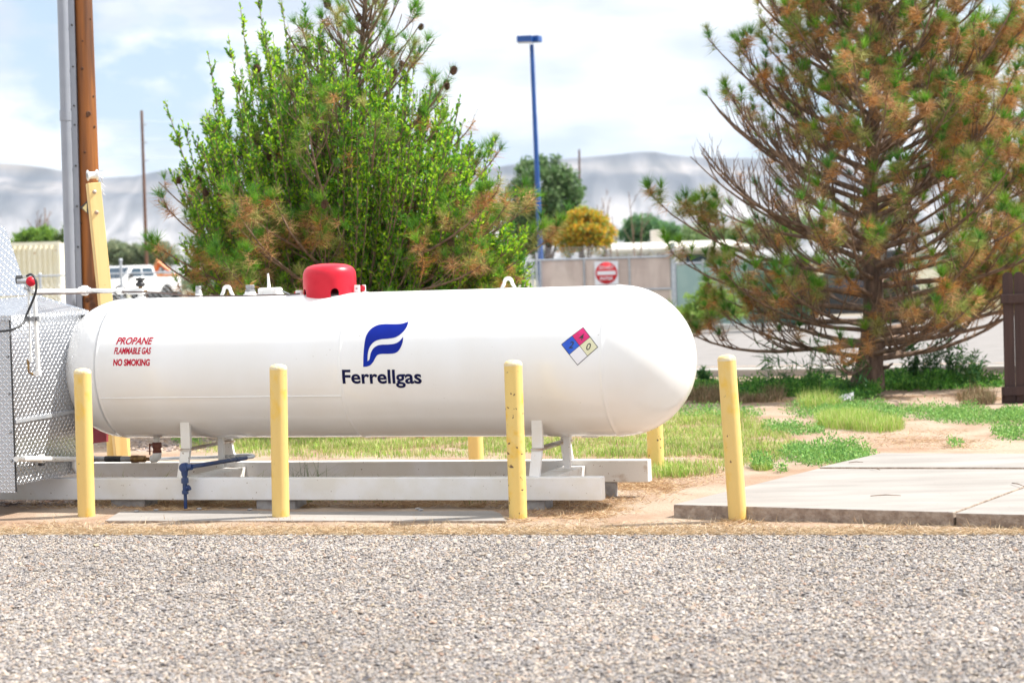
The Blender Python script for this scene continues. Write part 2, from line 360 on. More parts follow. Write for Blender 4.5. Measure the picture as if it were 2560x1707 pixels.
def leaves_mesh(B, D, Ln, Wd, C):
    n = len(B); D = nrm(D); side = nrm(np.cross(D, rng.normal(size=(n, 3)))); up = np.cross(side, D)
    m = B + D * (Ln * 0.45)[:, None] + up * (Ln * 0.06)[:, None]
    V = np.stack([B, m - side * Wd[:, None] / 2, B + D * Ln[:, None], m + side * Wd[:, None] / 2], 1).reshape(-1, 3)
    F = np.arange(4 * n).reshape(-1, 4)
    return V, F, np.repeat(C, 4, 0)
def sstep(a, b, x): t = np.clip((x - a) / (b - a), 0, 1); return t * t * (3 - 2 * t)
def vnoise(x, y, sc, seed=0.0):
    return np.array([mnoise.noise((float(a) * sc, float(b) * sc, seed)) for a, b in zip(np.ravel(x), np.ravel(y))]).reshape(np.shape(x))
# ================================================================== THE SETTING
def gz(x, y):
    return 0.9 * sstep(66, 105, y)
M['ground'] = mat('open_ground', (0.24, 0.20, 0.155), 0.95, col2=(0.15, 0.16, 0.09), nscale=0.12, nlo=0.4, nhi=0.6, detail=10)
xs = np.concatenate([-np.geomspace(12000, 30, 30), np.linspace(-28, 28, 29), np.geomspace(30, 12000, 30)])
ys = np.concatenate([np.linspace(-60, 60, 25), np.linspace(64, 130, 23), np.geomspace(140, 14000, 40)])
X, Y = np.meshgrid(xs, ys); Z = gz(X, Y) - 0.012
V = np.stack([X, Y, Z], -1).reshape(-1, 3); nx, ny = len(xs), len(ys)
I = (np.arange(ny - 1)[:, None] * nx + np.arange(nx - 1)[None]).ravel()
F = np.stack([I, I + 1, I + nx + 1, I + nx], 1)
tagp(np_mesh('ground', V, F, M['ground'], smooth=True), kind='structure')

gA, gB = at(0, 1337), at(2560, 1337)           # the line where the gravel stops
gdir = (gB - gA) / np.linalg.norm(gB - gA); gn = V3(gdir[1], -gdir[0], 0)     # gn points towards the camera
if gn[1] > 0: gn = -gn
def gside(P): return (P[..., 0] - gA[0]) * gn[0] + (P[..., 1] - gA[1]) * gn[1]   # >0 on the gravel
M['lot'] = mat('gravel_bed', (0.30, 0.275, 0.26), 0.95, col2=(0.18, 0.165, 0.16), nscale=60, nlo=0.42, nhi=0.62, bump=1.0, bscale=55, bdist=0.012)
s = MB(); a_ = gA - gdir * 30; b_ = gB + gdir * 30
s.add([a_ + V3(0, 0, .004), b_ + V3(0, 0, .004), b_ + gn * 26 + V3(0, 0, .004), a_ + gn * 26 + V3(0, 0, .004)], [(0, 1, 2, 3)])
tagp(s.build('gravel_lot', M['lot'], fixn=False), kind='structure')

# loose stones: the small angular pebbles of the lot
def stones(name, P, size, tint, label, squash=0.62):
    n = len(P)
    base = np.array([(1, 0, 0), (-1, 0, 0), (0, 1, 0), (0, -1, 0), (0, 0, 1), (0, 0, -1.0), (.62, .62, .45), (-.62, .62, .45), (-.62, -.62, .45), (.62, -.62, .45)])
    tri = np.array([(6, 0, 2), (7, 2, 1), (8, 1, 3), (9, 3, 0), (4, 6, 7), (4, 7, 8), (4, 8, 9), (4, 9, 6), (6, 2, 7), (7, 1, 8), (8, 3, 9), (9, 0, 6), (5, 2, 0), (5, 1, 2), (5, 3, 1), (5, 0, 3)])
    S = base[None] * (1 + rng.uniform(-.32, .32, (n, 10, 1))) * size[:, None, None] * np.stack([rng.uniform(.75, 1.3, n), rng.uniform(.7, 1.1, n), rng.uniform(.4, .8, n) * squash / .62], -1)[:, None]
    a = rng.uniform(0, 2 * np.pi, n); b = rng.normal(0, .35, n)
    ca, sa, cb, sb = np.cos(a)[:, None], np.sin(a)[:, None], np.cos(b)[:, None], np.sin(b)[:, None]
    x, y, z = S[..., 0], S[..., 1], S[..., 2]
    y, z = cb * y - sb * z, sb * y + cb * z
    x, y = ca * x - sa * y, sa * x + ca * y
    W_ = np.stack([x, y, z], -1) + P[:, None]
    F = (np.arange(n)[:, None, None] * 10 + tri[None]).reshape(-1, 3)
    o = np_mesh(name, W_.reshape(-1, 3), F, M['stones'], colors=np.repeat(tint, 10, 0))
    return tagp(o, label, 'gravel', kind='stuff')
def stone_tints(n):
    pal = np.array([(.46, .44, .43), (.40, .39, .40), (.56, .50, .45), (.50, .42, .36), (.62, .56, .49), (.30, .29, .30), (.17, .165, .18), (.46, .33, .26), (.58, .56, .55), (.52, .44, .33)])
    pr = np.array([.2, .17, .15, .11, .10, .11, .05, .03, .06, .02])
    return pal[rng.choice(len(pal), n, p=pr / pr.sum())] * rng.uniform(.85, 1.12, (n, 1)) * rng.choice([.66, .88, 1.0, 1.06], (n, 1), p=[.10, .3, .42, .18]) * V3(.80, .765, .735)
N = 340000
u = rng.uniform(-1, 1, N); dd = np.sqrt(rng.uniform(7.4 ** 2, 14.6 ** 2, N))
P = np.stack([u * dd * 0.30, dd, np.zeros(N)], -1)
gs = gside(P); edge = rng.normal(0, .06, N) + 0.16 * vnoise(P[:, 0], P[:, 1], 1.3, 3) + .05 - .35 * (rng.random(N) > .985)
keep = gs > edge; P = P[keep]; P[:, 2] = 0.006
sz = np.clip(rng.lognormal(math.log(.0059), .38, len(P)), .003, .019)
P[:, 2] += sz * rng.uniform(-.1, .45, len(P))
GT = stone_tints(len(P)) * (.86 + .16 * (vnoise(P[:, 0], P[:, 1], .7, 3) + .6 * vnoise(P[:, 0], P[:, 1], 2.6, 4)))[:, None]
stones('gravel', P, sz, GT, 'grey and pinkish loose gravel covering the lot in the foreground')

# dirt yard with a little relief
M['dirt'] = mat('sandy_dirt', (0.335, 0.255, 0.19), 0.95, col2=(0.25, 0.155, 0.098), nscale=1.3, nlo=0.42, nhi=0.66, detail=11, speck=((0.25, 0.18, 0.13), 70, 0.67), bump=0.8, bscale=24, bdist=0.02, bdetail=9)
xs = np.arange(-9, 13, 0.09); ts = np.concatenate([np.arange(0, 7, 0.09), np.arange(7, 19.3, .3)])
X, T = np.meshgrid(xs, ts)
Y = gA[1] + (X - gA[0]) * gdir[1] / gdir[0] + T
def relief(x, y):
    return 0.018 * vnoise(x, y, 1.3, 1) + 0.008 * vnoise(x, y, 5, 2)
ramp = sstep(0, .5, T) * (1 - sstep(17.5, 19, T))
Z = 0.008 + (relief(X, Y) + 0.012) * ramp
V = np.stack([X, Y, Z], -1).reshape(-1, 3); nx, ny = len(xs), len(ts)
I = (np.arange(ny - 1)[:, None] * nx + np.arange(nx - 1)[None]).ravel()
tagp(np_mesh('dirt_yard', V, np.stack([I, I + 1, I + nx + 1, I + nx], 1), M['dirt'], smooth=True), kind='structure')
def yz(x, y): return 0.012

# road beyond the yard: kerb, asphalt, edge line
k0, k1 = at(1745, 943, .0), at(2390, 936, .0)
kd = (k1 - k0) / np.linalg.norm(k1 - k0); kn = V3(-kd[1], kd[0], 0)
M['asphalt'] = mat('pale_asphalt', (0.215, 0.20, 0.192), 0.9, col2=(0.18, 0.168, 0.162), nscale=2.2, nlo=.35, nhi=.65, detail=10, bump=.3, bscale=30)  # the asphalt's own grey, mottled by noise
s = MB(); A_, B_ = k0 - kd * 40, k0 + kd * 60
s.add([A_ + V3(0, 0, .006), B_ + V3(0, 0, .006), B_ + kn * 37 + V3(0, 0, .006), A_ + kn * 37 + V3(0, 0, .006)], [(0, 1, 2, 3)])
tagp(s.build('road', M['asphalt'], fixn=False), kind='structure')
s = MB()
for i in range(25):
    a0, a1 = A_ + kd * (4 * i), A_ + kd * (4 * i + 3.98)
    c = (a0 + a1) / 2
    s.box(c + V3(0, 0, .04), (3.98, .32, .17), ax=[kd, kn, (0, 0, 1)], bev=.025)
tagp(s.build('kerb', M['kerb']), kind='structure')
M['line'] = mat('faded_line', (0.50, 0.34, 0.20), 0.9, col2=(0.32, 0.27, 0.23), nscale=4)
s = MB(); q = at(2000, 915, 0); tt = np.dot(q - k0, kn)
s.add([A_ + kn * (tt - .07) + V3(0, 0, .010), B_ + kn * (tt - .07) + V3(0, 0, .010), B_ + kn * (tt + .07) + V3(0, 0, .010), A_ + kn * (tt + .07) + V3(0, 0, .010)], [(0, 1, 2, 3)])
tagp(s.build('road_line', M['line'], fixn=False), kind='structure')

# ------------------------------------------------------------------ mountains
def prof(pts, x): return np.interp(x, [p[0] for p in pts], [p[1] for p in pts])
RID = [(-900, 470), (-400, 445), (-200, 418), (0, 408), (50, 411), (110, 418), (180, 432), (260, 443), (330, 440), (400, 425), (520, 415), (700, 420), (900, 428), (1080, 430), (1200, 424), (1270, 412), (1345, 402), (1440, 394), (1540, 386), (1600, 379), (1640, 378), (1672, 386), (1720, 391), (1850, 394), (2000, 399), (2200, 408), (2400, 418), (2560, 425), (3000, 430), (3600, 450)]
nxm, nym = 700, 70
pxs = np.linspace(-800, 3500, nxm); YM = 7000.0
V = np.zeros((nym, nxm, 3)); 
ztop = np.array([atd(x, prof(RID, x), YM)[2] for x in pxs]); xw = np.array([atd(x, 500, YM)[0] for x in pxs])
for j in range(nym):
    t = j / (nym - 1)                                   # 0 top rear .. 1 foot in front
    if t < 0.12: dep = YM + 400 * (0.12 - t) / .12; hh = 1 - 0.01 * (0.12 - t) / .12
    else:
        q = (t - .12) / .88; dep = YM - 2100 * q
        hh = 1 - (0.16 * sstep(0, .08, q) + 0.12 * sstep(0.08, .2, q) + .72 * (np.clip((q - .14) / .86, 0, 1)) ** 0.72)
    n1 = np.array([mnoise.ridged_multi_fractal((x / 230.0, t * .8 + 5, 0.3), 1.0, 2.1, 5, 1.0, 2.0) for x in xw])
    n2 = np.array([mnoise.fractal((x / 900.0, t * 1.6, 2.3), 1.0, 2.0, 4) for x in xw])
    gul = (n1 - 1.2) * 0.17 * min(1, max(0, (t - .12) * 4)) * (1 - .6 * t)
    V[j, :, 0] = xw * dep / YM; V[j, :, 1] = dep + n2 * 160 + (n1 - 1) * 80 * min(1, t * 3); V[j, :, 2] = np.maximum(ztop * (hh + gul + n2 * .03 * min(1, t * 4) * (1 - t)), .5)
I = (np.arange(nym - 1)[:, None] * nxm + np.arange(nxm - 1)[None]).ravel()
m = bpy.data.materials.new('mountain_rock'); m.use_nodes = True; t = m.node_tree; b = t.nodes['Principled BSDF']; b.inputs['Roughness'].default_value = 1; b.inputs['Specular IOR Level'].default_value = .1
g = t.nodes.new('ShaderNodeNewGeometry'); sp = t.nodes.new('ShaderNodeSeparateXYZ'); t.links.new(g.outputs['Position'], sp.inputs[0])
n = t.nodes.new('ShaderNodeTexNoise'); n.inputs['Scale'].default_value = .004; n.inputs['Detail'].default_value = 8; t.links.new(g.outputs['Position'], n.inputs['Vector'])
mr = t.nodes.new('ShaderNodeMath'); mr.operation = 'MULTIPLY_ADD'; mr.inputs[1].default_value = 200; t.links.new(n.outputs['Fac'], mr.inputs[0]); t.links.new(sp.outputs[2], mr.inputs[2])
m2 = t.nodes.new('ShaderNodeMapRange'); m2.inputs[1].default_value = 60; m2.inputs[2].default_value = 560; t.links.new(mr.outputs[0], m2.inputs[0])
cr = t.nodes.new('ShaderNodeValToRGB'); t.links.new(m2.outputs[0], cr.inputs[0]); els = cr.color_ramp.elements
els[0].position = 0; els[0].color = (.30, .28, .26, 1); els[1].position = 1; els[1].color = (.16, .13, .10, 1)
for p_, c_ in ((.45, (.28, .26, .25)), (.62, (.19, .175, .17)), (.72, (.11, .105, .11)), (.80, (.25, .22, .20)), (.88, (.10, .095, .10))):
    e = els.new(p_); e.color = (*c_, 1)
mpn = t.nodes.new('ShaderNodeMapping'); mpn.inputs['Scale'].default_value = (.009, .002, .0006); t.links.new(g.outputs['Position'], mpn.inputs[0])
n3 = t.nodes.new('ShaderNodeTexNoise'); n3.inputs['Scale'].default_value = 1; n3.inputs['Detail'].default_value = 6; n3.inputs['Distortion'].default_value = .6; t.links.new(mpn.outputs[0], n3.inputs['Vector'])
m3 = t.nodes.new('ShaderNodeMapRange'); m3.inputs[1].default_value = .36; m3.inputs[2].default_value = .64; m3.inputs[3].default_value = .48; m3.inputs[4].default_value = 1.25; t.links.new(n3.outputs['Fac'], m3.inputs[0])
v3 = t.nodes.new('ShaderNodeVectorMath'); v3.operation = 'SCALE'; t.links.new(cr.outputs[0], v3.inputs[0]); t.links.new(m3.outputs[0], v3.inputs['Scale']); t.links.new(v3.outputs[0], b.inputs['Base Color'])
tagp(np_mesh('mountains', V.reshape(-1, 3), np.stack([I, I + nxm, I + nxm + 1, I + 1], 1), m, smooth=True), kind='structure')
# ================================================================== PROPANE TANK ON ITS SKID
TH = 0.3205; TL = 3.80; TR = 0.52
TA = V3(math.cos(TH), -math.sin(TH), 0); TN = V3(-math.sin(TH), -math.cos(TH), 0); TK = V3(0, 0, 1)
TC = V3(-1.053, 14.325, 1.0077)
def tk(s, n, z): return TC + TA * s + TN * n + V3(0, 0, z - TC[2])      # along, towards camera, height above ground
def onshell(s, phi, off=0.0): return TC + TA * s + (TR + off) * (math.cos(phi) * TN + math.sin(phi) * TK)
def tank_hit(x, y):
    d = ray(x, y); o = EYEP - TC
    dn, dk, on, ok = d @ TN, d @ TK, o @ TN, o @ TK
    a, b, c = dn * dn + dk * dk, 2 * (dn * on + dk * ok), on * on + ok * ok - TR * TR
    D = b * b - 4 * a * c
    t = (-b - math.sqrt(max(D, 0))) / (2 * a)
    P = o + d * t
    return P @ TA, math.atan2(P @ TK, P @ TN)
def s_top(x, n=0.0, z=None):
    z = TC[2] + TR if z is None else z
    lo, hi = -3.5, 3.5
    for _ in range(40):
        m_ = (lo + hi) / 2
        if px(tk(m_, n, z))[0] < x: lo = m_
        else: hi = m_
    return lo
ref = empty('propane_tank', (TC[0], TC[1], 0), 'long white propane tank with flame logo and red dome on a white steel skid', 'propane tank')
# shell: two hemispherical heads, courses and weld beads
prof_ = [(max(TR * math.sin(a), 1e-4), -TL / 2 - TR * math.cos(a)) for a in np.linspace(0, math.pi / 2, 28)]
mid = tank_hit(849, 880)[0]
for c in (-TL / 2, mid, TL / 2):
    if c != -TL / 2: prof_ += [(TR, c - .09), (TR, c - .03), (TR, c - .02), (TR, c - .012)]
    prof_ += [(TR + .0025, c - .007), (TR + .0045, c), (TR + .0025, c + .007)]
    if c != TL / 2: prof_ += [(TR, c + .012), (TR, c + .02), (TR, c + .03), (TR, c + .09)]
    else: prof_ += [(TR, c + .012)]
prof_ += [(max(TR * math.sin(a), 1e-4), TL / 2 + TR * math.cos(a)) for a in np.linspace(math.pi / 2, 0, 28)][1:]
s = MB(); s.lathe(prof_, TC, TA, n=160)
s.build('tank_shell', M['white_paint'], ref)
def seam_strip(s0, s1, phi):
    s = MB(); P = []
    for q in np.linspace(s0, s1, 12): P.append(onshell(q, phi, 0.0005))
    s.tube(P, .0045, 6); return s
ph = tank_hit(400, 994)[1]
seam_strip(-TL / 2, mid, ph).build('weld_seam', M['white_paint'], ref)
seam_strip(mid, TL / 2, 1.75).build('weld_seam', M['white_paint'], ref)

# decals wrapped on the shell; local coordinates (u along the tank in metres, v up the shell in metres)
def wrap(bm, name, material, off, parent, u0, v0, shear=0.0, rot=0.0):
    for k in range(-40, 41):
        g = bm.verts[:] + bm.edges[:] + bm.faces[:]
        bmesh.ops.bisect_plane(bm, geom=g, plane_co=(0, k * .02, 0), plane_no=(0, 1, 0))
    bmesh.ops.triangulate(bm, faces=bm.faces[:])
    org = np.array(worldloc(parent))
    for v in bm.verts:
        x, y = v.co.x, v.co.y
        x, y = x * math.cos(rot) - y * math.sin(rot), x * math.sin(rot) + y * math.cos(rot)
        v.co = Vector(onshell(u0 + x, (v0 + y) / TR, off) - org)
    me = bpy.data.meshes.new(name); bm.to_mesh(me); bm.free(); me.materials.append(material)
    for p in me.polygons: p.use_smooth = True
    # faces outward
    me.update()
    o = bpy.data.objects.new(name, me); COL.objects.link(o); o.parent = parent
    return o
def text_bm(txt, size, xs=1.0, shear=0.0, bold=0.0, space=1.0, width=None):
    c = bpy.data.curves.new('t', 'FONT'); c.body = txt; c.size = size; c.shear = shear; c.offset = bold; c.space_character = space
    c.resolution_u = 5
    o = bpy.data.objects.new('t', c); COL.objects.link(o)
    bpy.context.view_layer.update()
    me = bpy.data.meshes.new_from_object(o.evaluated_get(bpy.context.evaluated_depsgraph_get()))
    bpy.data.objects.remove(o)
    bm = bmesh.new(); bm.from_mesh(me)
    x0 = min(v.co.x for v in bm.verts); x1 = max(v.co.x for v in bm.verts)
    k = xs if width is None else width / (x1 - x0)
    for v in bm.verts: v.co.x = (v.co.x - x0) * k
    return bm
def uv_at(x, y):
    s_, p_ = tank_hit(x, y); return s_, p_ * TR
def decal_text(txt, material, xl, xr, ybase, ycap, name, cap=0.72, **k):
    u0, v0 = uv_at(xl, ybase); u1, v1 = uv_at(xr, ybase); _, vt = uv_at((xl + xr) / 2, ycap); vm = (v0 + v1) / 2
    _, vb = uv_at((xl + xr) / 2, ybase)
    size = (vt - vb) / cap
    bm = text_bm(txt, size, width=(u1 - u0), **k)
    return wrap(bm, name, material, .0016, ref, u0, v0, rot=math.atan2(v1 - v0, u1 - u0))
decal_text('Ferrellgas', M['navy_decal'], 857, 1055, 957.5, 922, 'wordmark', bold=.0032, cap=.74)
def poly_bm(pts, u0, v0):
    bm = bmesh.new(); bm.faces.new([bm.verts.new((a - u0, b - v0, 0)) for a, b in pts]); return bm
def catmull(p, k=5):
    o = []
    p = [p[0]] + p + [p[-1]]
    for i in range(1, len(p) - 2):
        for j in range(k):
            t = j / k; a, b, c, d = [np.array(q, float) for q in p[i - 1:i + 3]]
            o.append(tuple(.5 * (2 * b + (c - a) * t + (2 * a - 5 * b + 4 * c - d) * t * t + (3 * b - a - 3 * c + d) * t ** 3)))
    o.append(tuple(p[-2])); return o
Z6 = lambda q: (800 + q[0] / 2.94, 780 + q[1] / 2.94)
outer = catmull([(318, 402), (319, 330), (324, 260), (334, 195), (350, 155), (378, 122), (420, 98), (470, 89), (540, 89), (600, 86), (651, 70)])
under = catmull([(651, 70), (640, 105), (618, 138), (588, 166), (550, 187), (500, 196), (450, 200), (408, 213), (380, 236), (361, 268), (352, 305), (350, 335), (350, 361)])
upper2 = catmull([(350, 361), (363, 348), (369, 322), (375, 298), (392, 268), (417, 249), (452, 240), (510, 238), (556, 230), (586, 212), (611, 182)])
lower2 = catmull([(611, 182), (609, 215), (598, 250), (578, 284), (550, 302), (505, 307), (450, 308), (424, 315), (408, 335), (394, 362), (372, 388), (345, 400), (318, 402)])
logo = outer[:-1] + under[:-1] + upper2[:-1] + lower2[:-1]
pts = [uv_at(*Z6(q)) for q in logo]; u0, v0 = pts[0]
wrap(poly_bm(pts, u0, v0), 'flame_logo', M['blue_decal'], .0016, ref, u0, v0)
decal_text('PROPANE', M['red_decal'], 290, 381, 860.5, 843, 'warning_text', shear=.25, bold=.0019)
decal_text('FLAMMABLE GAS', M['red_decal'], 285, 376.5, 884.5, 868.5, 'warning_text', shear=.12, bold=.0022)
decal_text('NO SMOKING', M['red_decal'], 283, 374.5, 913.5, 897.5, 'warning_text', shear=.04, bold=.0027)
# hazard diamond: four squares, outline, digits
Z6c = [Z6(q) for q in ((1934, 115), (1776, 238), (1894, 388), (2041, 258))]
T_, L_, B_2, R_2 = [np.array(uv_at(*q)) for q in Z6c]
mTL, mLB, mBR, mRT = (T_ + L_) / 2, (L_ + B_2) / 2, (B_2 + R_2) / 2, (R_2 + T_) / 2; cc = (T_ + L_ + B_2 + R_2) / 4
dia = None
def flat(pts_, name, mt, off, parent):
    u0, v0 = cc
    o = wrap(poly_bm([tuple(p) for p in pts_], u0, v0), name, mt, off, parent, u0, v0); return o
dia = flat([T_ + (T_ - cc) * .03, L_ + (L_ - cc) * .03, B_2 + (B_2 - cc) * .03, R_2 + (R_2 - cc) * .03], 'hazard_diamond', M['black_ink'], .0012, ref)
g_ = .965
def inset(q): c = sum(q) / 4; return [c + (p - c) * g_ for p in q]
for q, mt in (((T_, mTL, cc, mRT), 'haz_pink'), ((mTL, L_, mLB, cc), 'haz_blue'), ((cc, mLB, B_2, mBR), 'haz_white'), ((mRT, cc, mBR, R_2), 'haz_yellow')):
    flat(inset(list(q)), 'diamond_square', M[mt], .0022, dia)
for ch, q in (('4', (1903, 208)), ('2', (1828, 266)), ('0', (1957, 279))):
    u_, v_ = uv_at(*Z6(q)); bm = text_bm(ch, .065, shear=.25, bold=.0004)
    wrap(bm, 'hazard_digit', M['black_ink'], .0032, dia, u_, v_)

for (x, y, rx, mt) in ((1133, 801, .011, 'haz_blue'), (1160, 811, .004, 'dark')):
    u_, v_ = uv_at(x, y); mk = flat([np.array((u_ + rx * math.cos(a) * (1 + .2 * math.sin(3 * a)), v_ + rx * .9 * math.sin(a))) for a in np.linspace(0, 2 * math.pi, 9)[:-1]], 'paint_mark', M['faded_mark'] if rx > .01 else M[mt], .001, ref)
# lifting lugs
def lug(x):
    sc = s_top(x); s = MB(); z0 = TC[2] + TR - .006
    P = []; Q = []
    for i in range(13):
        a = math.pi * i / 12
        P.append((math.cos(a) * .038, .038 + math.sin(a) * .042 + .008)); Q.append((math.cos(a) * .020, .032 + math.sin(a) * .028))
    outer_ = [(.062, 0)] + P + [(-.062, 0)]; inner_ = [(.032, .014)] + Q + [(-.032, .014)]
    n_ = len(outer_); Vv = []
    for dn in (-.007, .007):
        for a, b in outer_: Vv.append(tk(sc + a, dn, z0 + b))
        for a, b in inner_: Vv.append(tk(sc + a, dn, z0 + b))
    F = []
    for i in range(n_ - 1):
        F += [(i, i + 1, n_ + i + 1, n_ + i), (2 * n_ + i, 2 * n_ + i + 1, 3 * n_ + i + 1, 3 * n_ + i), (i, i + 1, 2 * n_ + i + 1, 2 * n_ + i), (n_ + i, n_ + i + 1, 3 * n_ + i + 1, 3 * n_ + i)]
    F += [(0, n_, 3 * n_, 2 * n_), (n_ - 1, 2 * n_ - 1, 4 * n_ - 1, 3 * n_ - 1), (n_, 2 * n_ - 1, 4 * n_ - 1, 3 * n_)]
    s.add(Vv, F); s.box(tk(sc, 0, z0 + .003), (.15, .05, .012), ax=[TA, TN, TK]); return s.build('lifting_lug', M['white_paint'], ref)
lug(568); lug(1271)
def cap(x, r, h, hexn=False, material='grey_metal'):
    sc = s_top(x); z0 = TC[2] + TR - .004
    s = MB(); s.lathe([(r * 1.5, 0), (r * 1.45, .012), (r * 1.15, .016), (r * 1.1, .03)], tk(sc, 0, z0), n=24); s.lathe([(1e-4, .03), (r * 1.1, .03)], tk(sc, 0, z0), n=24)
    base = s.build('pipe_boss', M['white_paint'], ref)
    s = MB(); s.lathe([(r * 1.08, .028), (r * 1.08, .028 + h * .35), (r * .86, .028 + h * .38), (r * .86, .028 + h * .5), (r * .98, .028 + h * .52), (r * .96, .028 + h * .97), (r * .9, .028 + h), (1e-4, .028 + h)], tk(sc, 0, z0), n=6 if hexn else 20, smooth=not hexn)
    s.build('pipe_plug', M[material], base)
cap(497, .022, .055); cap(626, .036, .052, True)
# gas monitor with antenna
sc = s_top(676); z0 = TC[2] + TR - .004
s = MB(); s.box(tk(sc, 0.0, z0 + .028), (.150, .11, .044), ax=[TA, TN, TK], bev=.006); s.box(tk(sc, 0, z0 + .006), (.165, .12, .012), ax=[TA, TN, TK], bev=.002)
s.box(tk(sc, 0.0, z0 + .052), (.135, .098, .008), ax=[TA, TN, TK], bev=.003)
for dx in (-.045, .045): s.box(tk(sc + dx, .056, z0 + .026), (.022, .008, .026), ax=[TA, TN, TK], bev=.002)
mon = s.build('level_monitor', M['plastic_white'], ref)
s = MB(); s.tube([tk(sc - .01, 0, z0 + .05), tk(sc - .01, 0, z0 + .075), tk(sc - .014, 0, z0 + .16)], [.014, .012, .0065], 12); s.build('antenna', M['plastic_white'], mon)
s = MB(); s.tube([tk(sc + .07, .03, z0 + .035), tk(sc + .10, .04, z0 + .036), tk(sc + .15, .07, z0 + .02), tk(sc + .20, .10, z0 + .004)], .0045, 8); s.build('lead', M['grey_metal'], mon)

# red dome over the valves, arch cut through its wall
sc = s_top(824, 0, TC[2] + TR + .1); z0 = TC[2] + TR
Rd = .192
dome_prof = [(Rd * .985, -.11), (Rd, .06), (Rd, .115), (Rd * .985, .145), (Rd * .93, .172), (Rd * .82, .192), (Rd * .6, .206), (Rd * .3, .213), (1e-4, .215)]
inn = [(1e-4, .208), (Rd * .3, .206), (Rd * .6, .198), (Rd * .79, .184), (Rd * .9, .166), (Rd * .955, .142), (Rd * .965, .115), (Rd * .965, .06), (Rd * .95, -.11)]
s = MB(); s.lathe(dome_prof + inn + [dome_prof[0]], tk(sc, 0, z0), n=72)
tmp = s.build('dome_tmp', M['red'])
me = tmp.data; bm = bmesh.new(); bm.from_mesh(me); bmesh.ops.remove_doubles(bm, verts=bm.verts[:], dist=.0002); bmesh.ops.recalc_face_normals(bm, faces=bm.faces[:]); bm.to_mesh(me); bm.free()
cut = MB()
for ang in (-1.30, -2.75, .2):      # around the dome, 0 = +x
    dv = V3(math.cos(ang), math.sin(ang), 0); sv = V3(-dv[1], dv[0], 0)
    arch = [(-.029, -.2)] + [(-.029 * math.cos(a), .005 + .029 * math.sin(a)) for a in np.linspace(0, math.pi, 9)] + [(.029, -.2)]
    base = tk(sc, 0, z0) + dv * (Rd - .05)
    cut.prism([base + sv * a + V3(0, 0, b) for a, b in arch], dv * .1)
ct = cut.build('cut_tmp', M['red'])
bo = tmp.modifiers.new('b', 'BOOLEAN'); bo.object = ct; bo.operation = 'DIFFERENCE'; bo.solver = 'EXACT'
bpy.context.view_layer.update()
me2 = bpy.data.meshes.new_from_object(tmp.evaluated_get(bpy.context.evaluated_depsgraph_get()))
org = Vector(worldloc(ref))
for v in me2.vertices: v.co -= org
bpy.data.objects.remove(tmp); bpy.data.objects.remove(ct)
for p in me2.polygons: p.use_smooth = True
me2.set_sharp_from_angle(angle=R_(35))
dome = bpy.data.objects.new('valve_dome', me2); COL.objects.link(dome); dome.parent = ref
# valves under the dome, hinge tabs beside it
s = MB(); s.lathe([(.03, -.02), (.03, .05), (.05, .05), (.05, .08), (.02, .08), (.02, .12), (1e-4, .12)], tk(sc - .03, .05, z0), n=16); s.lathe([(.02, -.02), (.02, .04), (.035, .04), (.035, .07), (1e-4, .07)], tk(sc + .07, -.02, z0), n=12)
s.build('filler_valve', M['brass'], ref)
for x, hgt in ((749, .036), (896, .062)):
    q = s_top(x); s = MB(); s.box(tk(q, .02, z0 + hgt / 2 - .01), (.044, .012, hgt), ax=[TA, TN, TK], bev=.004); s.box(tk(q + (.035 if x > 800 else -.0), -.02, z0 + hgt / 2 - .01), (.03, .012, hgt), ax=[TA, TN, TK], bev=.004)
    br = s.build('hinge_bracket', M['white_paint'], ref)
    s = MB(); s.lathe([(1e-4, 0), (.023, 0), (.023, .012), (1e-4, .012)], tk(q + (.028 if x > 800 else -.02), -.008, z0 + hgt - .035), TN, n=18); s.build('dome_hinge', M['red'], br)
    s = MB(); s.tube([tk(q - .002, .034, z0 + hgt - .035), tk(q + .002, .02, z0 + hgt - .035)], .006, 8); s.build('bolt', M['grey_metal'], br)

# skid: two long beams, two saddles
PSK = .275                                                     # the skid's own heading
SA = V3(math.cos(PSK), -math.sin(PSK), 0); SN = V3(-math.sin(PSK), -math.cos(PSK), 0)
ZB, HB = .140, .158
def ptn(x, y, n):
    d = ray(x, y); o = EYEP - TC; t = (n - o @ TN) / (d @ TN); return EYEP + d * t
nf = ptn(1505, 1251, .44); nl = ptn(60, 1249, .44)               # near beam, front bottom edge
SA = (nf - nl) / np.linalg.norm(nf - nl); SN = nrm(V3(SA[1], -SA[0], 0))
if SN[1] > 0: SN = -SN
SK = np.cross(SA, SN); SK = SK if SK[2] > 0 else -SK
ff = ptn(1622, 1205, -.36)
print('beam z', nf[2], nl[2], ff[2])
TB = .09
def beam(end, length, material, mats2=None):
    s = MB(); c = end - SA * length / 2 - SN * TB / 2 + SK * HB / 2
    s.box(c, (length, TB, HB), ax=[SA, SN, SK]); return s
b1 = beam(nf, 5.9, 'white_steel').build('skid_beam', M['white_steel'], ref, bevel=.006)
b2 = beam(ff, 5.9, 'rusty_white').build('skid_beam', M['white_steel'], ref, bevel=.006); 
rust = M['rusty_white']
s = MB(); s.box(ff - SA * .28 + SN * .003 + SK * (HB / 2), (.55, .004, HB - .012), ax=[SA, SN, SK]); r_ = s.build('rust_stain', rust, b2)
nofs = np.dot(nf - TC, TN); fofs = np.dot(ff - TC, TN)
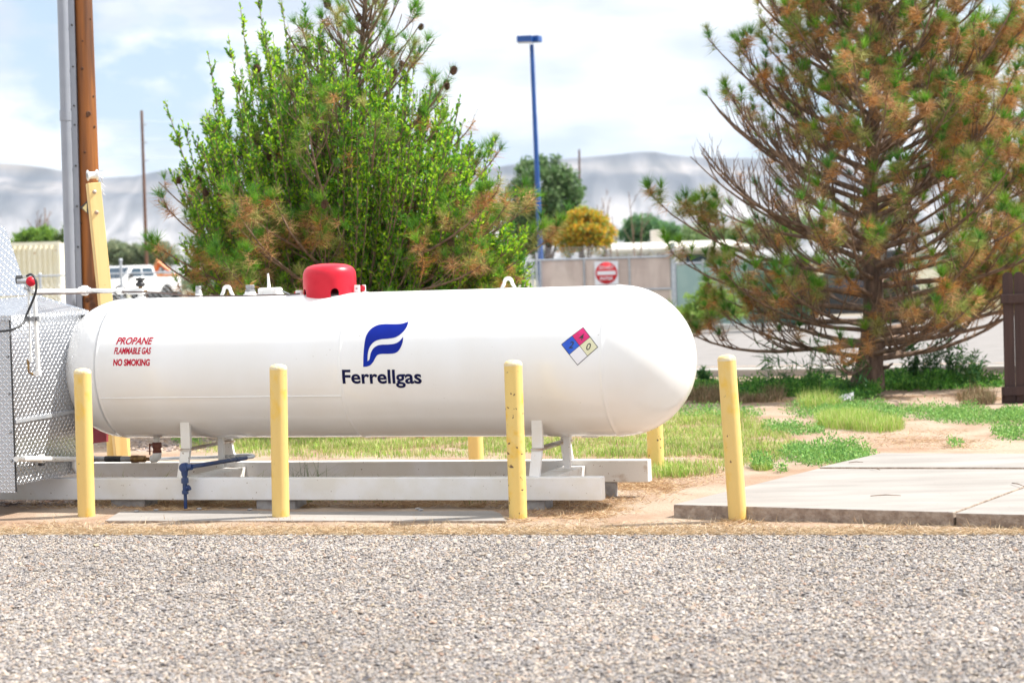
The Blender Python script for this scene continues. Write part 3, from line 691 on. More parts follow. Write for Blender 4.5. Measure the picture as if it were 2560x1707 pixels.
def saddle(xleg):
    # s position of the near leg from the photo
    sc = s_top(xleg, .34, .65); sl_ = SA[2] / SA[0] * TA[0]
    def btop(e): return e[2] + HB + (sc - np.dot(e - TC, TA)) * SA[2]
    W_ = .075
    for sg, nm in ((1, 'near'), (-1, 'far')):
        ntop = .335 * sg
        zt = TC[2] - math.sqrt(TR ** 2 - .335 ** 2) + .03
        zm = .435
        c0 = tk(sc, ntop, 0)
        s = MB()
        up = tk(sc, ntop, zm); s.box(tk(sc, ntop, (zt + zm) / 2), (W_, .035, zt - zm), ax=[TA, TN, TK], bev=.003)
        s.build('saddle_leg', M['white_steel'], ref)
        # lower plate leaning out to its beam
        yb = (nf if sg > 0 else ff) - SN * TB * .5; ztop = btop(nf if sg > 0 else ff) - .004
        foot = tk(sc - .01, 0, ztop); foot = foot + SN * (np.dot(yb - foot, SN))
        top_ = tk(sc - .005, ntop, zm - .012)
        ax3 = nrm(top_ - foot); ax1 = nrm(TA - ax3 * (TA @ ax3)); ax2 = np.cross(ax3, ax1)
        s = MB(); s.box((foot + top_) / 2, (W_, .03, np.linalg.norm(top_ - foot)), ax=[ax1, ax2, ax3], bev=.003)
        s.build('saddle_leg', M['white_steel'], ref)
    s = MB(); s.box(tk(sc + .10, -.02, (.27 + .50) / 2), (.045, .03, .25), ax=[TA, TN, TK], bev=.003); s.build('centre_post', M['white_steel'], ref)
    s = MB(); p0, p1 = tk(sc + .0, .36, .427), tk(sc + .0, -.36, .427)
    s.box((p0 + p1) / 2, (np.linalg.norm(p1 - p0), .09, .012), ax=[nrm(p1 - p0), TA, TK]); s.build('cross_strap', M['brown_steel'], ref)
    # cross member between the beams
    zc_ = (btop(nf) + btop(ff)) / 2 - HB / 2 - .004; c0 = tk(sc + .05, 0, zc_); A0 = c0 + SN * (np.dot(nf - SN * TB - c0, SN)); B0 = c0 + SN * (np.dot(ff - c0, SN))
    s = MB(); s.box((A0 + B0) / 2, (.16, np.linalg.norm(A0 - B0), HB - .03), ax=[SA, SN, TK], bev=.004); s.build('cross_member', M['rusty_white'], ref)
saddle(463); saddle(1342)
# drain boss and reinforcing pads under the shell
for x in (590, 1480):
    sc = s_top(x, 0, .53); s = MB(); s.box(tk(sc, .02, TC[2] - TR + .004), (.12, .10, .016), ax=[TA, TN, TK], bev=.006); s.build('shell_pad', M['white_paint'], ref)

# concrete pads under the near beam
pads = []
for i, (xa, xb) in enumerate(((155, 249), (545, 652), (1226, 1312))):
    a, b = at(xa, 1257, .12), at(xb, 1257, .12); c = (a + b) / 2
    c = c + SN * (np.dot(nf - SN * .13 - c, SN)); ln = np.linalg.norm(b - a) * .97
    lab = ['grey concrete pad under the skid behind the leftmost yellow bollard', 'flat grey concrete pad under the skid left of the second bollard', 'grey concrete block under the skid beside the third bollard'][i]
    hz_ = nf[2] + (np.dot(c - nf, SA)) * SA[2] - .001
    s = MB(); s.box(V3(c[0], c[1], hz_ / 2 - .02), (ln, .2, hz_ + .04), ax=[SA, SN, TK], bev=.008)
    o = s.build('concrete_block', M['block']); tagp(o, lab, 'concrete block', 'concrete pads carrying the skid')
for t_ in (.2, 2.2, 4.4):
    c = ff - SA * (t_ + .2) - SN * .045
    hz_ = ff[2] + (np.dot(c - ff, SA)) * SA[2] - .001
    s = MB(); s.box(V3(c[0], c[1], hz_ / 2 - .02), (.30, .08, hz_ + .04), ax=[SA, SN, TK], bev=.008)
    o = s.build('concrete_block', M['block']); tagp(o, 'grey concrete pad under the rear beam of the skid', 'concrete block', 'concrete pads carrying the skid')

# ------------------------------------------------------------------ bollards
FH = 1.07
def bollard_at(P, h, r, lean, label):
    e = empty('bollard', (P[0], P[1], 0), label, 'bollard', 'yellow steel bollards around the tank')
    top = V3(P[0] + lean[0] * h, P[1] + lean[1] * h, h)
    s = MB(); s.tube([V3(P[0], P[1], -.05), top], r, 40); s.build('post', M['yellow_worn' if 'scuffed' in label or 'chipped' in label else 'yellow'], e)
    s = MB(); ax = nrm(top - V3(P[0], P[1], 0)); s.lathe([(r * 1.012, -.006), (r * 1.012, .004), (r * .97, .013), (r * .8, .024), (r * .4, .031), (1e-4, .033)], top, ax, n=32); s.build('cement_cap', M['cement'], e)
    return e
for xb, yb, xt, yt, wd, lab in ((216.5, 1297, 206, 932, 43, 'yellow bollard in front of the left end of the tank, leftmost of the front four'),
                            (702, 1303, 695.5, 922, 43.5, 'yellow bollard in front of the tank left of the flame logo'),
                            (1296, 1302, 1282.5, 912, 45.5, 'scuffed yellow bollard in front of the tank right of the flame logo'),
                            (1846, 1306, 1816.5, 899, 46, 'yellow bollard standing at the edge of the concrete slab, clear of the tank')):
    P = at(xb, yb); T = atd(xt, yt, P[1] + .0); h = T[2]
    bollard_at(P, h, wd / 2 / FPX * P[1], ((T[0] - P[0]) / h, 0.0), lab)
for xb, yb, xt, wd, lab in ((1641, 1182, 1632, 41, 'yellow bollard with chipped base behind the right end of the tank'),
                        (1192, 1190, 1186, 38, 'yellow bollard behind the middle of the tank, showing between tank and rear beam'),
                        (289, 1203, 286, 37, 'yellow bollard behind the left end of the tank, nearer of two'),
                        (310, 1192, 307, 36, 'yellow bollard behind the left end of the tank, half hidden by another')):
    P = at(xb, yb); bollard_at(P, 1.06, wd / 2 / FPX * P[1], ((xt - xb) / FPX * P[1] / .33 * .1, 0), lab)
# ================================================================== PIPES, CABINET, POLES
def pt(x, y, n):      # point seen at (x, y) lying in the vertical plane parallel to the tank, n metres towards the camera from its axis
    d = ray(x, y); o = EYEP - TC; t = (n - o @ TN) / (d @ TN); return EYEP + d * t
# vapour line on top of the tank, running left to the regulator
e0 = pt(352, 742, 0.0); T0 = tk(s_top(352), 0, TC[2] + TR)
vp = empty('vapour_pipe', T0, 'white pipe from the top of the tank to the red regulator by the cabinet', 'pipe')
zp = T0[2] + .052
A_p = tk(s_top(352), 0, zp); NV = 1.10; reg = pt(80, 729, NV); Mj = pt(212, 726.5, 0)
s = MB(); s.tube([A_p + TA * .01, Mj], .0165, 14); s.tube([Mj, reg], .0160, 14); s.build('pipe_run', M['pipe_white'], vp)
s = MB(); s.tube([T0 - V3(0, 0, .02), T0 + V3(0, 0, .045)], .02, 14); s.lathe([(.04, -.01), (.038, .008), (.024, .012), (.024, .02)], T0, n=20)
s.box(A_p, (.06, .05, .046), ax=[TA, TN, TK], bev=.01); s.tube([A_p, A_p - TA * .10], [.024, .023], 14); s.build('pipe_fitting', M['pipe_white'], vp)
D_ = nrm(Mj - A_p); Lp = np.linalg.norm(Mj - A_p)
s = MB(); q = Mj; s.lathe([(.018, -.05), (.024, -.045), (.024, -.025), (.038, -.02), (.038, .02), (.026, .025), (.026, .048), (.018, .05)], q, D_, n=8, smooth=False); s.build('union_coupling', M['pipe_white'], vp)
s = MB(); s.lathe([(.025, -.03), (.027, -.02), (.027, .02), (.02, .03)], A_p + D_ * .17, D_, n=8, smooth=False); s.build('union_coupling', M['pipe_white'], vp)
s = MB(); s.tube([A_p + V3(0, 0, .02), A_p + V3(0, 0, .05)], .014, 10); s.tube([A_p + TA * .03, A_p + TA * .055], .006, 8); v_ = s.build('valve_stem', M['brass'], vp)
s = MB(); s.lathe([(.018, .035), (.032, .04), (.034, .06), (.022, .066), (.02, .08), (.034, .084), (.036, .096), (.014, .1), (1e-4, .104)], A_p, n=16); s.build('valve_handle', M['dark'], v_)
# regulator at the left end
rg = pt(70, 704, NV)
s = MB(); s.lathe([(1e-4, -.022), (.030, -.02), (.035, -.006), (.035, .006), (.030, .02), (1e-4, .022)], rg + V3(.02, 0, 0), nrm(V3(.35, -1, .1)), n=24); s.build('regulator_disc', M['red'], vp)
s = MB(); s.tube([rg - V3(.075, 0, -.006), rg + V3(.02, 0, 0)], [.017, .02], 14); s.tube([rg + V3(-.01, 0, 0), pt(75, 728, NV)], .013, 10); s.lathe([(1e-4, -.012), (.012, -.012), (.012, .012), (1e-4, .012)], pt(65, 721, NV + .03), TN, n=12); s.build('regulator_body', M['grey_metal'], vp)
s = MB(); q = pt(49, 699, NV); s.tube([q - V3(.022, .0, 0), q + V3(.016, 0, 0)], .031, 18); s.build('regulator_cap', M['dark'], vp)
# vent pipes dropping beside the cabinet
for xa, ya, xb_, yb_, r in ((71, 728, 77, 898, .0085), (86, 740, 96, 932, .0155)):
    s = MB(); a, b = pt(xa, ya, NV), pt(xb_, yb_, NV); s.tube([a, b], r, 12); s.lathe([(r, -.02), (r * 1.45, -.018), (r * 1.45, .018), (r, .02)], b, nrm(b - a), n=14)
    s.tube([b, b + TA * -.03 + V3(0, 0, -.006)], r * 1.2, 10)
    s.build('vent_pipe', M['pipe_white'], vp)
s = MB(); s.tube([pt(70, 897, NV), pt(72, 930, NV), pt(84, 936, NV)], [.012, .006, .012], 10); s.build('valve_stem', M['brass'], vp)
s = MB(); s.box(pt(82, 797, NV + .015), (.13, .012, .030), ax=[TA, TN, TK], bev=.002)
for x in (66, 84, 97): s.box(pt(x, 797, NV + .03), (.018, .02, .04), ax=[TA, TN, TK], bev=.002)
s.build('pipe_clamp', M['grey_metal'], vp)
# black hose and thin cable
s = MB(); P = catmull([pt(x, y, n + .86) for x, y, n in ((67, 690, .26), (78, 686, .28), (88, 698, .30), (91, 716, .30), (87, 738, .30), (76, 765, .31), (66, 788, .33), (60, 805, .36), (45, 818, .42), (20, 826, .48), (-10, 828, .5), (-60, 826, .5))], 6)
s.tube(P, .0085, 10); o = s.build('hose', M['dark']); tagp(o, 'black rubber hose curving down from the red regulator across the cabinet', 'hose')
s = MB(); P = catmull([pt(x, y, n + .86) for x, y, n in ((64, 800, .34), (50, 812, .36), (30, 830, .4), (22, 842, .42))], 6)
s.tube(P, .003, 6); o = s.build('thin_wire', M['grey_metal']); tagp(o, 'thin grey wire hanging beside the black hose at the cabinet', 'wire')
P = []
cab = [(82, 735, NV), (150, 735, .55), (220, 733, .04), (330, 730, .03), (380, 731, .03), (430, 735, .035), (480, 740, .045), (530, 744, .06), (580, 746, .08), (630, 746, .085), (690, 742, .085), (720, 738, .085), (750, 734, .07)]
for x, y, n in cab: P.append(pt(x, y, n))
for i in range(len(P)):       # the cable never dips into the shell
    v = P[i] - TC; rr_ = math.hypot(v @ TN, v @ TK)
    if rr_ < TR + .006 and i > 3: P[i] = TC + TA * (v @ TA) + (TN * (v @ TN) + TK * (v @ TK)) / rr_ * (TR + .006)
s = MB(); s.tube(catmull(P, 6), .0048, 8); o = s.build('cable', M['cable']); tagp(o, 'thin dark cable lying along the top of the tank to the red dome', 'cable')

# liquid line under the tank, running left into the cabinet
bt = s_top(391, 0, .53)
B0 = tk(bt, 0, TC[2] - TR)
lp = empty('liquid_pipe', (B0[0], B0[1], 0), 'white and black pipe running low under the left end of the tank', 'pipe')
yl = pt(400, 1147, 0)[2]
el = tk(bt, 0, yl)
s = MB(); s.lathe([(.045, .03), (.045, -.004), (.034, -.008), (.026, -.012), (.026, -.05)], B0 + V3(0, 0, .01), n=20); s.build('pipe_boss', M['pipe_white'], lp)
s = MB(); s.lathe([(.026, -.035), (.036, -.04), (.036, -.075), (.030, -.08), (.030, -.095), (.034, -.1), (.034, -.115)], B0, n=16); s.tube([B0 + TA * -.035 + V3(0, 0, -.05), B0 + TA * -.06 + V3(0, 0, -.06)], .007, 8); s.tube([B0 + TA * -.06 + V3(0, 0, -.045), B0 + TA * -.062 + V3(0, 0, -.13)], .006, 8); s.build('shutoff_valve', M['rust_red'], lp)
s = MB(); s.tube([el + V3(0, 0, .062), el + V3(0, 0, .045), el + V3(-.004, 0, .02), el - TA * .018 + V3(0, 0, .004), el - TA * .05], [.030, .034, .034, .032, .028], 16); s.build('elbow', M['pipe_white'], lp)
def seg(x0, x1, r, m_, nm, n=14, y=1147):
    a, b = pt(x0, y, 0), pt(x1, y, 0); a[2] = b[2] = yl
    s = MB(); s.tube([a, b], r, n, smooth=n > 8); return s.build(nm, M[m_], lp)
seg(376, 362, .013, 'brass', 'nipple'); seg(363, 345, .026, 'brass', 'hose_coupling', 8); seg(346, 330, .029, 'brass', 'hose_coupling', 14)
seg(332, 303, .022, 'grey_metal', 'hose_ferrule'); seg(304, 264, .0235, 'dark', 'rubber_hose'); seg(265, 236, .021, 'grey_metal', 'hose_ferrule')
seg(237, 196, .025, 'pipe_white', 'union_coupling', 8)
def npan(x): return 1.22 - .94 * (x - 41) / 169.0
def seg2(x0, x1, r, m_, nm):
    a, b = pt(x0, 1147, npan(x0)), pt(x1, 1147, npan(x1)); s = MB(); s.tube([a, b], r, 14); return s.build(nm, M[m_], lp)
s = MB(); s.tube([pt(206, 1147, 0), pt(203, 1147, .15), pt(196, 1147, npan(196)), pt(190, 1147, npan(190))], .0205, 14); s.build('pipe_run', M['pipe_white'], lp)
seg2(192, 40, .0195, 'pipe_white', 'pipe_run')
for x0, x1 in ((165, 150), (112, 120), (60, 46)): seg2(x0, x1, .0203, 'dark', 'tape_wrap')
a = pt(103, 1147, npan(103)); s = MB(); s.lathe([(.023, -.02), (.033, -.016), (.033, .016), (.023, .02)], a, TA, n=18); s.build('flange', M['pipe_white'], lp)
s = MB(); s.box(a - V3(0, 0, .03), (.035, .04, .035), ax=[TA, TN, TK], bev=.004); s.build('pipe_foot', M['dark'], lp)
a = pt(190, 1147, npan(190)); s = MB(); s.tube([a, a - V3(0, 0, .05), a + TA * .02 - V3(0, 0, .09)], [.03, .034, .028], 14); s.build('elbow', M['pipe_white'], lp)

# blue hydrostat branch: in front of the near beam, running back and round
fb = np.dot(nf - TC, TN) + .07
bp = empty('blue_pipe', (*pt(463, 1265, fb)[:2], 0), 'blue pipe and valve standing in front of the near skid beam', 'pipe')
h0 = pt(461, 1168, fb)
s = MB(); s.lathe([(1e-4, .03), (.03, .028), (.034, .015), (.034, -.02), (.02, -.03), (1e-4, -.03)], h0, TN, n=20); s.tube([h0, h0 - V3(0, 0, .06)], [.028, .022], 14); s.tube([h0, h0 + TA * .06 + V3(0, 0, .004)], [.026, .022], 12); s.build('valve_body', M['pipe_blue'], bp)
ft = pt(464, 1262, fb); ft[2] = 0.02
s = MB(); s.tube([h0 - V3(0, 0, .05), h0 * .4 + ft * .6], .0175, 14); s.tube([h0 * .4 + ft * .6, ft], .0125, 12)
m_ = h0 * .68 + ft * .32; s.lathe([(.018, -.02), (.027, -.018), (.027, .018), (.018, .02)], m_, TK, n=8, smooth=False); s.lathe([(.018, -.015), (.024, -.012), (.024, .012), (.018, .015)], h0 * .4 + ft * .6, TK, n=8, smooth=False); s.build('riser', M['pipe_blue'], bp)
q = h0 * .45 + ft * .55; s = MB(); s.tube([q, q + TA * .035 + V3(0, 0, .02)], [.014, .022], 10); s.build('side_plug', M['pipe_blue'], bp)
a1 = pt(478, 1166, fb); a2 = pt(622, 1143, -.22)
s = MB(); s.tube([a1, a1 * .2 + a2 * .8], .0155, 14); s.lathe([(.016, -.03), (.02, -.026), (.02, .026), (.016, .03)], a1 * .2 + a2 * .8, nrm(a2 - a1), n=8, smooth=False); s.tube([a1 * .2 + a2 * .8, a2 * .95 + a1 * .05], .0165, 14); s.build('arm', M['pipe_blue'], bp)
P = catmull([a2 * .95 + a1 * .05, a2, pt(633, 1141, -.27), pt(630, 1138, -.32), pt(610, 1137, -.36), pt(580, 1139, -.38), pt(520, 1143, -.42), pt(440, 1145, -.45), pt(395, 1147, -.47), pt(240, 1147, -.5)], 5)
s = MB(); s.tube(P, .0125, 12); s.build('flexible_hose', M['galv'], bp)
q = pt(575, 1139, -.38); s = MB(); s.lathe([(.014, -.05), (.022, -.045), (.022, -.01), (.017, 0), (.022, .01), (.022, .045), (.014, .05)], q, TA, n=8, smooth=False); s.build('hose_coupling', M['galv'], bp)

# ------------------------------------------------------------------ diamond plate cabinet at the left end
def face_uv(s, pts):          # planar face with metre-scaled uv
    P = [np.array(p, float) for p in pts]; ux = nrm(P[1] - P[0]); nn = nrm(np.cross(P[1] - P[0], P[-1] - P[0])); uy = np.cross(nn, ux)
    s.add(P, [tuple(range(len(P)))], 0, False, [[((p - P[0]) @ ux, (p - P[0]) @ uy) for p in P]])
def plate(name, pts, thick, parent, material='plate'):
    P = [np.array(p, float) for p in pts]; nn = nrm(np.cross(P[1] - P[0], P[-1] - P[0])); s = MB()
    Q = [p - nn * thick for p in P]
    face_uv(s, P); face_uv(s, Q[::-1])
    for i in range(len(P)): j = (i + 1) % len(P); face_uv(s, [P[i], Q[i], Q[j], P[j]])
    return s.build(name, M[material], parent)
cn = 1.14
pA = pt(41, 1231, cn); pA_t = pt(25, 795, cn)
zc0 = pA[2]
corner = V3(pA[0], pA[1], 0); corner_t = V3(pA[0], pA[1], pA_t[2])
cb = empty('pump_cabinet', (corner[0] - .6, corner[1] + .4, 0), 'bright diamond plate metal cabinet at the left end of the tank', 'cabinet')
dl = -TA; dr = -TN                                     # left along the tank, and away from the camera
def cp(l, b, z): return V3(corner[0], corner[1], z) + dl * l + dr * b
# depth of the right side from where its far top edge is seen
lo, hi = .1, 3
for _ in range(40):
    m_ = (lo + hi) / 2
    if px(cp(0, m_, 1.5))[0] < 210: lo = m_
    else: hi = m_
DB = lo
zt0 = corner_t[2]; zt1 = zt0
lo, hi = zt0 - .4, zt0 + .6
for _ in range(40):
    m_ = (lo + hi) / 2
    if px(cp(0, DB, m_))[1] > 782: lo = m_
    else: hi = m_
zt1 = lo
zb_ = zc0; WD = 1.6
plate('front_panel', [cp(WD, 0, zb_), cp(0, 0, zb_), cp(0, 0, zt0), cp(WD, 0, zt0)], .004, cb)
zs = nl[2] + HB + .03
def zside(l_, b): return 0
plate('side_panel', [cp(-.003, .006, zs), cp(-.003, DB, zs), cp(-.003, DB, zt1), cp(-.003, .006, zt0)], .004, cb)
plate('back_panel', [cp(0, DB, zs), cp(WD, DB, zs), cp(WD, DB, zt1 + .2), cp(0, DB, zt1)], .004, cb)
# trim angle across the side panel
za = pt(40, 1054, cn)[2]
lo, hi = za - .4, za + .4
for _ in range(40):
    m_ = (lo + hi) / 2
    if px(cp(0, DB, m_))[1] > 1022: lo = m_
    else: hi = m_
s = MB(); q0, q1 = cp(-.008, 0.01, za), cp(-.008, DB, lo); s.box((q0 + q1) / 2, (np.linalg.norm(q1 - q0), .01, .024), ax=[nrm(q1 - q0), TA, TK]); s.build('trim_strip', M['galv'], cb)
s = MB(); q0, q1 = cp(-.002, -.004, zb_), cp(-.002, -.004, zt0 - .01); s.box((q0 + q1) / 2, (.008, .012, zt0 - zb_ - .02), ax=[TA, TN, TK]); s.build('corner_gap', M['dark'], cb)
for z_ in (zt0 - .27, zt0 - .53, zt0 - .80, zt0 - 1.0):
    s = MB(); s.lathe([(1e-4, .008), (.007, .006), (.009, 0)], cp(.03, -.003, z_), TN, n=10); s.build('rivet', M['grey_metal'], cb)
# sloping lid with a folded rim
ov = .02
cA, cB = cp(-ov, -ov, zt0 + .018), cp(-ov, DB + ov, zt1 + .018)
cC = atd(95, 738, cp(.55, DB, 0)[1]); cD = atd(-60, 752, cp(1.3, DB * .8, 0)[1]); cE = cp(WD, -ov, zt0 + .05)
plate('lid', [cA, cB, cC, cD, cE], .006, cb)
def rim(a, b, h):
    plate('lid_rim', [a + V3(0, 0, -h), b + V3(0, 0, -h), b, a], .004, cb, 'plate')
rim(cA + TA * .003, cB + TA * .003, .030); rim(cE + TN * .003, cA + TN * .003, .030)
# raised hood behind: its sheet leans back and narrows upwards
Yh = cC[1] + .03
hp = [atd(-330, 748, Yh), atd(72, 738, Yh), atd(12, 566, Yh + .28), atd(-260, 566, Yh + .28)]
plate('raised_hood', hp, .008, cb)

# maroon sheet and small dark things below the left head
s = MB(); a, b, c, d = pt(228, 1070, -.55), pt(263, 1094, -.55), pt(266, 1104, -.55), pt(228, 1108, -.55)
s.prism([pt(210, 1040, -.55), pt(266, 1040, -.55), c, d, pt(205, 1112, -.55)], -TN * .03); o = s.build('maroon_panel', M['maroon']); tagp(o, 'maroon metal panel showing under the left end of the tank', 'panel')

# ------------------------------------------------------------------ wooden utility pole with grey conduit
def lerp(a, b, t): return np.array(a) * (1 - t) + np.array(b) * t
PD = 21.0
base = atd(236, 1000, PD); base[2] = 0
pc0, pc1 = atd(228, 640, PD), atd(208, 0, PD)
pdx = (pc1 - pc0) / (pc1[2] - pc0[2]); pb = pc0 - pdx * pc0[2]
up = empty('utility_pole', (pb[0], pb[1], 0), 'thick orange-brown wooden utility pole with grey conduit at the left', 'utility pole')
r0 = 53 / 2 / FPX * PD; r1 = 44.5 / 2 / FPX * PD
s = MB(); ks = 60; P = []; Rr = []
for i in range(ks + 1):
    z = -.2 + 8.2 * i / ks; P.append(pb + pdx * z); f_ = (z - pc0[2]) / (pc1[2] - pc0[2]); Rr.append(r0 + (r1 - r0) * f_)
s.tube(P, Rr, 48); s.build('pole', M['wood_pole'], up)
s = MB()
for x, y, r in ((205, 172, .02), (221, 284, .03), (218, 290, .018), (238, 316, .016), (212, 381, .016), (206, 103, .012), (229, 46, .012), (218, 750, .03), (232, 762, .03), (228, 745, .02), (203, 558, .012), (233, 240, .012), (240, 520, .02)):
    q = atd(x, y, PD - r0 * .9); f_ = (q[2] - pc0[2]) / (pc1[2] - pc0[2]); ctr = pb + pdx * q[2]; R0 = r0 + (r1 - r0) * f_
    dx = np.clip(q[0] - ctr[0], -R0 * .85, R0 * .85); y_ = ctr[1] - math.sqrt(R0 ** 2 - dx ** 2)
    nrm_ = nrm(V3(dx, y_ - ctr[1], 0)); s = MB(); s.lathe([(r, -.008), (r * .8, .006), (r * .45, .008), (1e-4, .002)], V3(ctr[0] + dx, y_, q[2]), nrm_, n=10)
    s.build('knot', M['knot'], up)
# conduit: half-round guard on a flat flange, belled joint
cx0, cx1 = atd(180, 640, PD - .12), atd(162, 0, PD - .12); cdx = (cx1 - cx0) / (cx1[2] - cx0[2]); q0 = cx0 - cdx * cx0[2]
zj = atd(171, 300, PD - .12)[2]
def guard(z0_, z1_, w_, fl, nm):
    s = MB(); V = []; prof2 = [(-w_ * .5, .07), (-w_ * .52, 0)] + [(-w_ * .5 + w_ * .36 * (1 - math.cos(a)), -w_ * .36 * math.sin(a) * 1.1) for a in np.linspace(.15, math.pi, 14)] + [(w_ * .24, .0), (w_ * .5 + fl, .004), (w_ * .5 + fl, .07)]
    n_ = len(prof2)
    for z in (z0_, z1_):
        c = q0 + cdx * z
        for a, b in prof2: V.append((c[0] + a, c[1] + b, z))
    F = [(i, i + 1, n_ + i + 1, n_ + i) for i in range(n_ - 1)] + [tuple(range(n_)), tuple(range(n_, 2 * n_))]
    s.add(V, F, 0, False); o = s.build(nm, M['conduit'], up); 
    for p in o.data.polygons: p.use_smooth = len(p.vertices) == 4
    o.data.set_sharp_from_angle(angle=R_(40)); return o
wg = 37 / FPX * PD
guard(-.1, zj - .005, wg, .012, 'conduit_guard'); guard(zj - .01, zj + .10, wg * 1.10, .006, 'conduit_bell'); guard(zj + .10, 8.0, wg, .012, 'conduit_guard')
for y in (68, 172, 270, 318, 420, 521, 623, 730):
    s = MB(); q = atd(0, y, PD - .12); c = q0 + cdx * q[2]; s.lathe([(1e-4, .012), (.008, .01), (.011, 0)], V3(c[0] + wg * .43, c[1] - .002, q[2]), V3(0, -1, 0), n=10); s.build('bolt', M['dark'], up)
# black and yellow tag on the pole
s = MB(); yy = PD - r0 - .06
s.prism([atd(200, 519, yy), atd(224, 496, yy), atd(226, 540, yy)], (0, .004, 0)); tg = s.build('pole_tag', M['black_sticker'], up)
s = MB(); s.prism([atd(206, 520, yy - .003), atd(217, 508, yy - .003), atd(217, 532, yy - .003)], (0, .002, 0)); s.build('tag_panel', M['tag_yellow'], tg)

# leaning yellow post with a spool insulator
YD = 16.5
l0, l1 = atd(231, 458, YD), atd(262, 760, YD); dv = (l0 - l1) / (l0[2] - l1[2]); basep = l0 - dv * l0[2]
yp = empty('leaning_post', (basep[0], basep[1], 0), 'pale yellow square wooden post leaning in front of the utility pole', 'post')
ax3 = nrm(dv); ax1 = nrm(V3(1, .25, 0) - ax3 * (V3(1, .25, 0) @ ax3)); ax1 = nrm(V3(math.cos(.42), math.sin(-.42) * -1, 0) - ax3 * (V3(math.cos(.42), math.sin(.42), 0) @ ax3)); ax2 = np.cross(ax3, ax1)
wv = .105
top = l0 + V3(.012, 0, 0); c = (basep + top) / 2
s = MB(); s.box(c, (wv, wv * .92, np.linalg.norm(top - basep)), ax=[ax1, ax2, ax3], bev=.004); s.build('timber', M['pine_board'], yp)
s = MB(); nf_ = -ax2 if (-ax2)[1] < 0 else ax2
for fz in (.075, .245):
    s = MB(); q = top - ax3 * fz - ax1 * .012 + nf_ * (wv * .46); s.lathe([(1e-4, .012), (.012, .01), (.018, 0), (.018, -.004)], q, nf_, n=14); s.build('bolt', M['brown_steel'], yp)
s = MB(); q = top + ax3 * .065 - ax1 * .005; s.lathe([(.022, -.045), (.045, -.042), (.045, -.036), (.03, -.028), (.028, 0), (.03, .028), (.045, .036), (.045, .042), (.022, .045)], q, ax1, n=24); s.build('spool_insulator', M['plastic_white'], yp)
s = MB()
for i in range(7): s.tube([q + ax1 * .05 + V3(rng.normal(0, .015), 0, .03 - i * .02), q + ax1 * (.085 + .02 * rng.random()) + V3(0, 0, .035 - i * .035)], .0035, 6)
s.tube([q + ax1 * .045, q + ax1 * .06 - ax3 * .14], .008, 8); s.build('wire_end', M['galv'], yp)

# ------------------------------------------------------------------ concrete: slabs on the right, sunk strip in front of the skid
def slab(poly, zt, zb, name, label, group=None):
    e = None
    P = [V3(p[0], p[1], zt) for p in poly]
    s = MB(); s.prism([V3(p[0], p[1], zb) for p in poly], (0, 0, zt - zb))
    o = s.build(name, [M['concrete'], M['concrete_edge']]); 
    for p in o.data.polygons: p.material_index = 0 if abs(p.normal.z) > .5 else 1
    b = o.modifiers.new('b', 'BEVEL'); b.width = .008; b.segments = 2
    return tagp(o, label, 'concrete slab', group)
ZS = .105
S1, S2 = at(1683, 1260, ZS), at(2383, 1279, ZS); Jq = at(2560, 1214, ZS); bl = at(2043, 1171, ZS)
jd = nrm(Jq - S2); bk = at(2560, 1172, ZS); far = S2 + jd * (np.dot(bl - S2, nrm(V3(jd[0], jd[1], 0))) )
J2 = S2 + jd * 4.2
bd = nrm(bk - bl)
# where the joint line meets the back line
A2 = np.array([[jd[0], -bd[0]], [jd[1], -bd[1]]]); t1, t2 = np.linalg.solve(A2, (bl - S2)[:2]); J2 = S2 + jd * t1
gp = 'concrete slabs at the right'
slab([S1, S2, J2, bl], ZS, -.05, 'concrete_slab', 'large pale concrete slab right of the tank with the lone bollard at its edge', gp)
R1 = S2 + nrm(S2 - S1) * 0 + (TA * .014)
slab([S2 + V3(.014, -.004, 0), S2 + (S2 - S1) * 1.5 + V3(0, 0, 0) + V3(0, .1, 0), J2 + (S2 - S1) * 1.5, J2 + V3(.014, 0, 0)], ZS - .006, -.05, 'concrete_slab', 'concrete slab beyond the diagonal joint at the lower right', gp)
up_ = .01
c1, c2, c3 = at(2048, 1166, ZS), at(2203, 1131, ZS), at(2560, 1133, ZS)
c4 = c3 + (c3 - c2) * 2; c5 = c1 + bd * 6
slab([c1, c5, c4, c2], ZS - .002, -.05, 'concrete_slab', 'raised rear concrete slab at the back of the paved area', gp)
q = [at(x, y, .035) for x, y in ((262, 1300), (300, 1277), (560, 1275), (760, 1278), (1235, 1276), (1252, 1282), (1262, 1294), (1268, 1300))]
slab(q, .035, -.05, 'concrete_strip', 'long low concrete strip sunk in the ground in front of the skid')
# ================================================================== BEHIND THE ROAD
def add_thing(name, P, label, cat, group=None): return empty(name, (P[0], P[1], P[2] if len(P) > 2 else 0), label, cat, group)
def sbox(name, c, size, m_, parent, ax=None, bev=0.0, mi=0):
    s = MB(); s.box(c, size, ax=ax, bev=bev); return s.build(name, M[m_] if isinstance(m_, str) else m_, parent)
def rod(name, P, r, m_, parent, n=10):
    s = MB(); s.tube(P, r, n); return s.build(name, M[m_], parent)
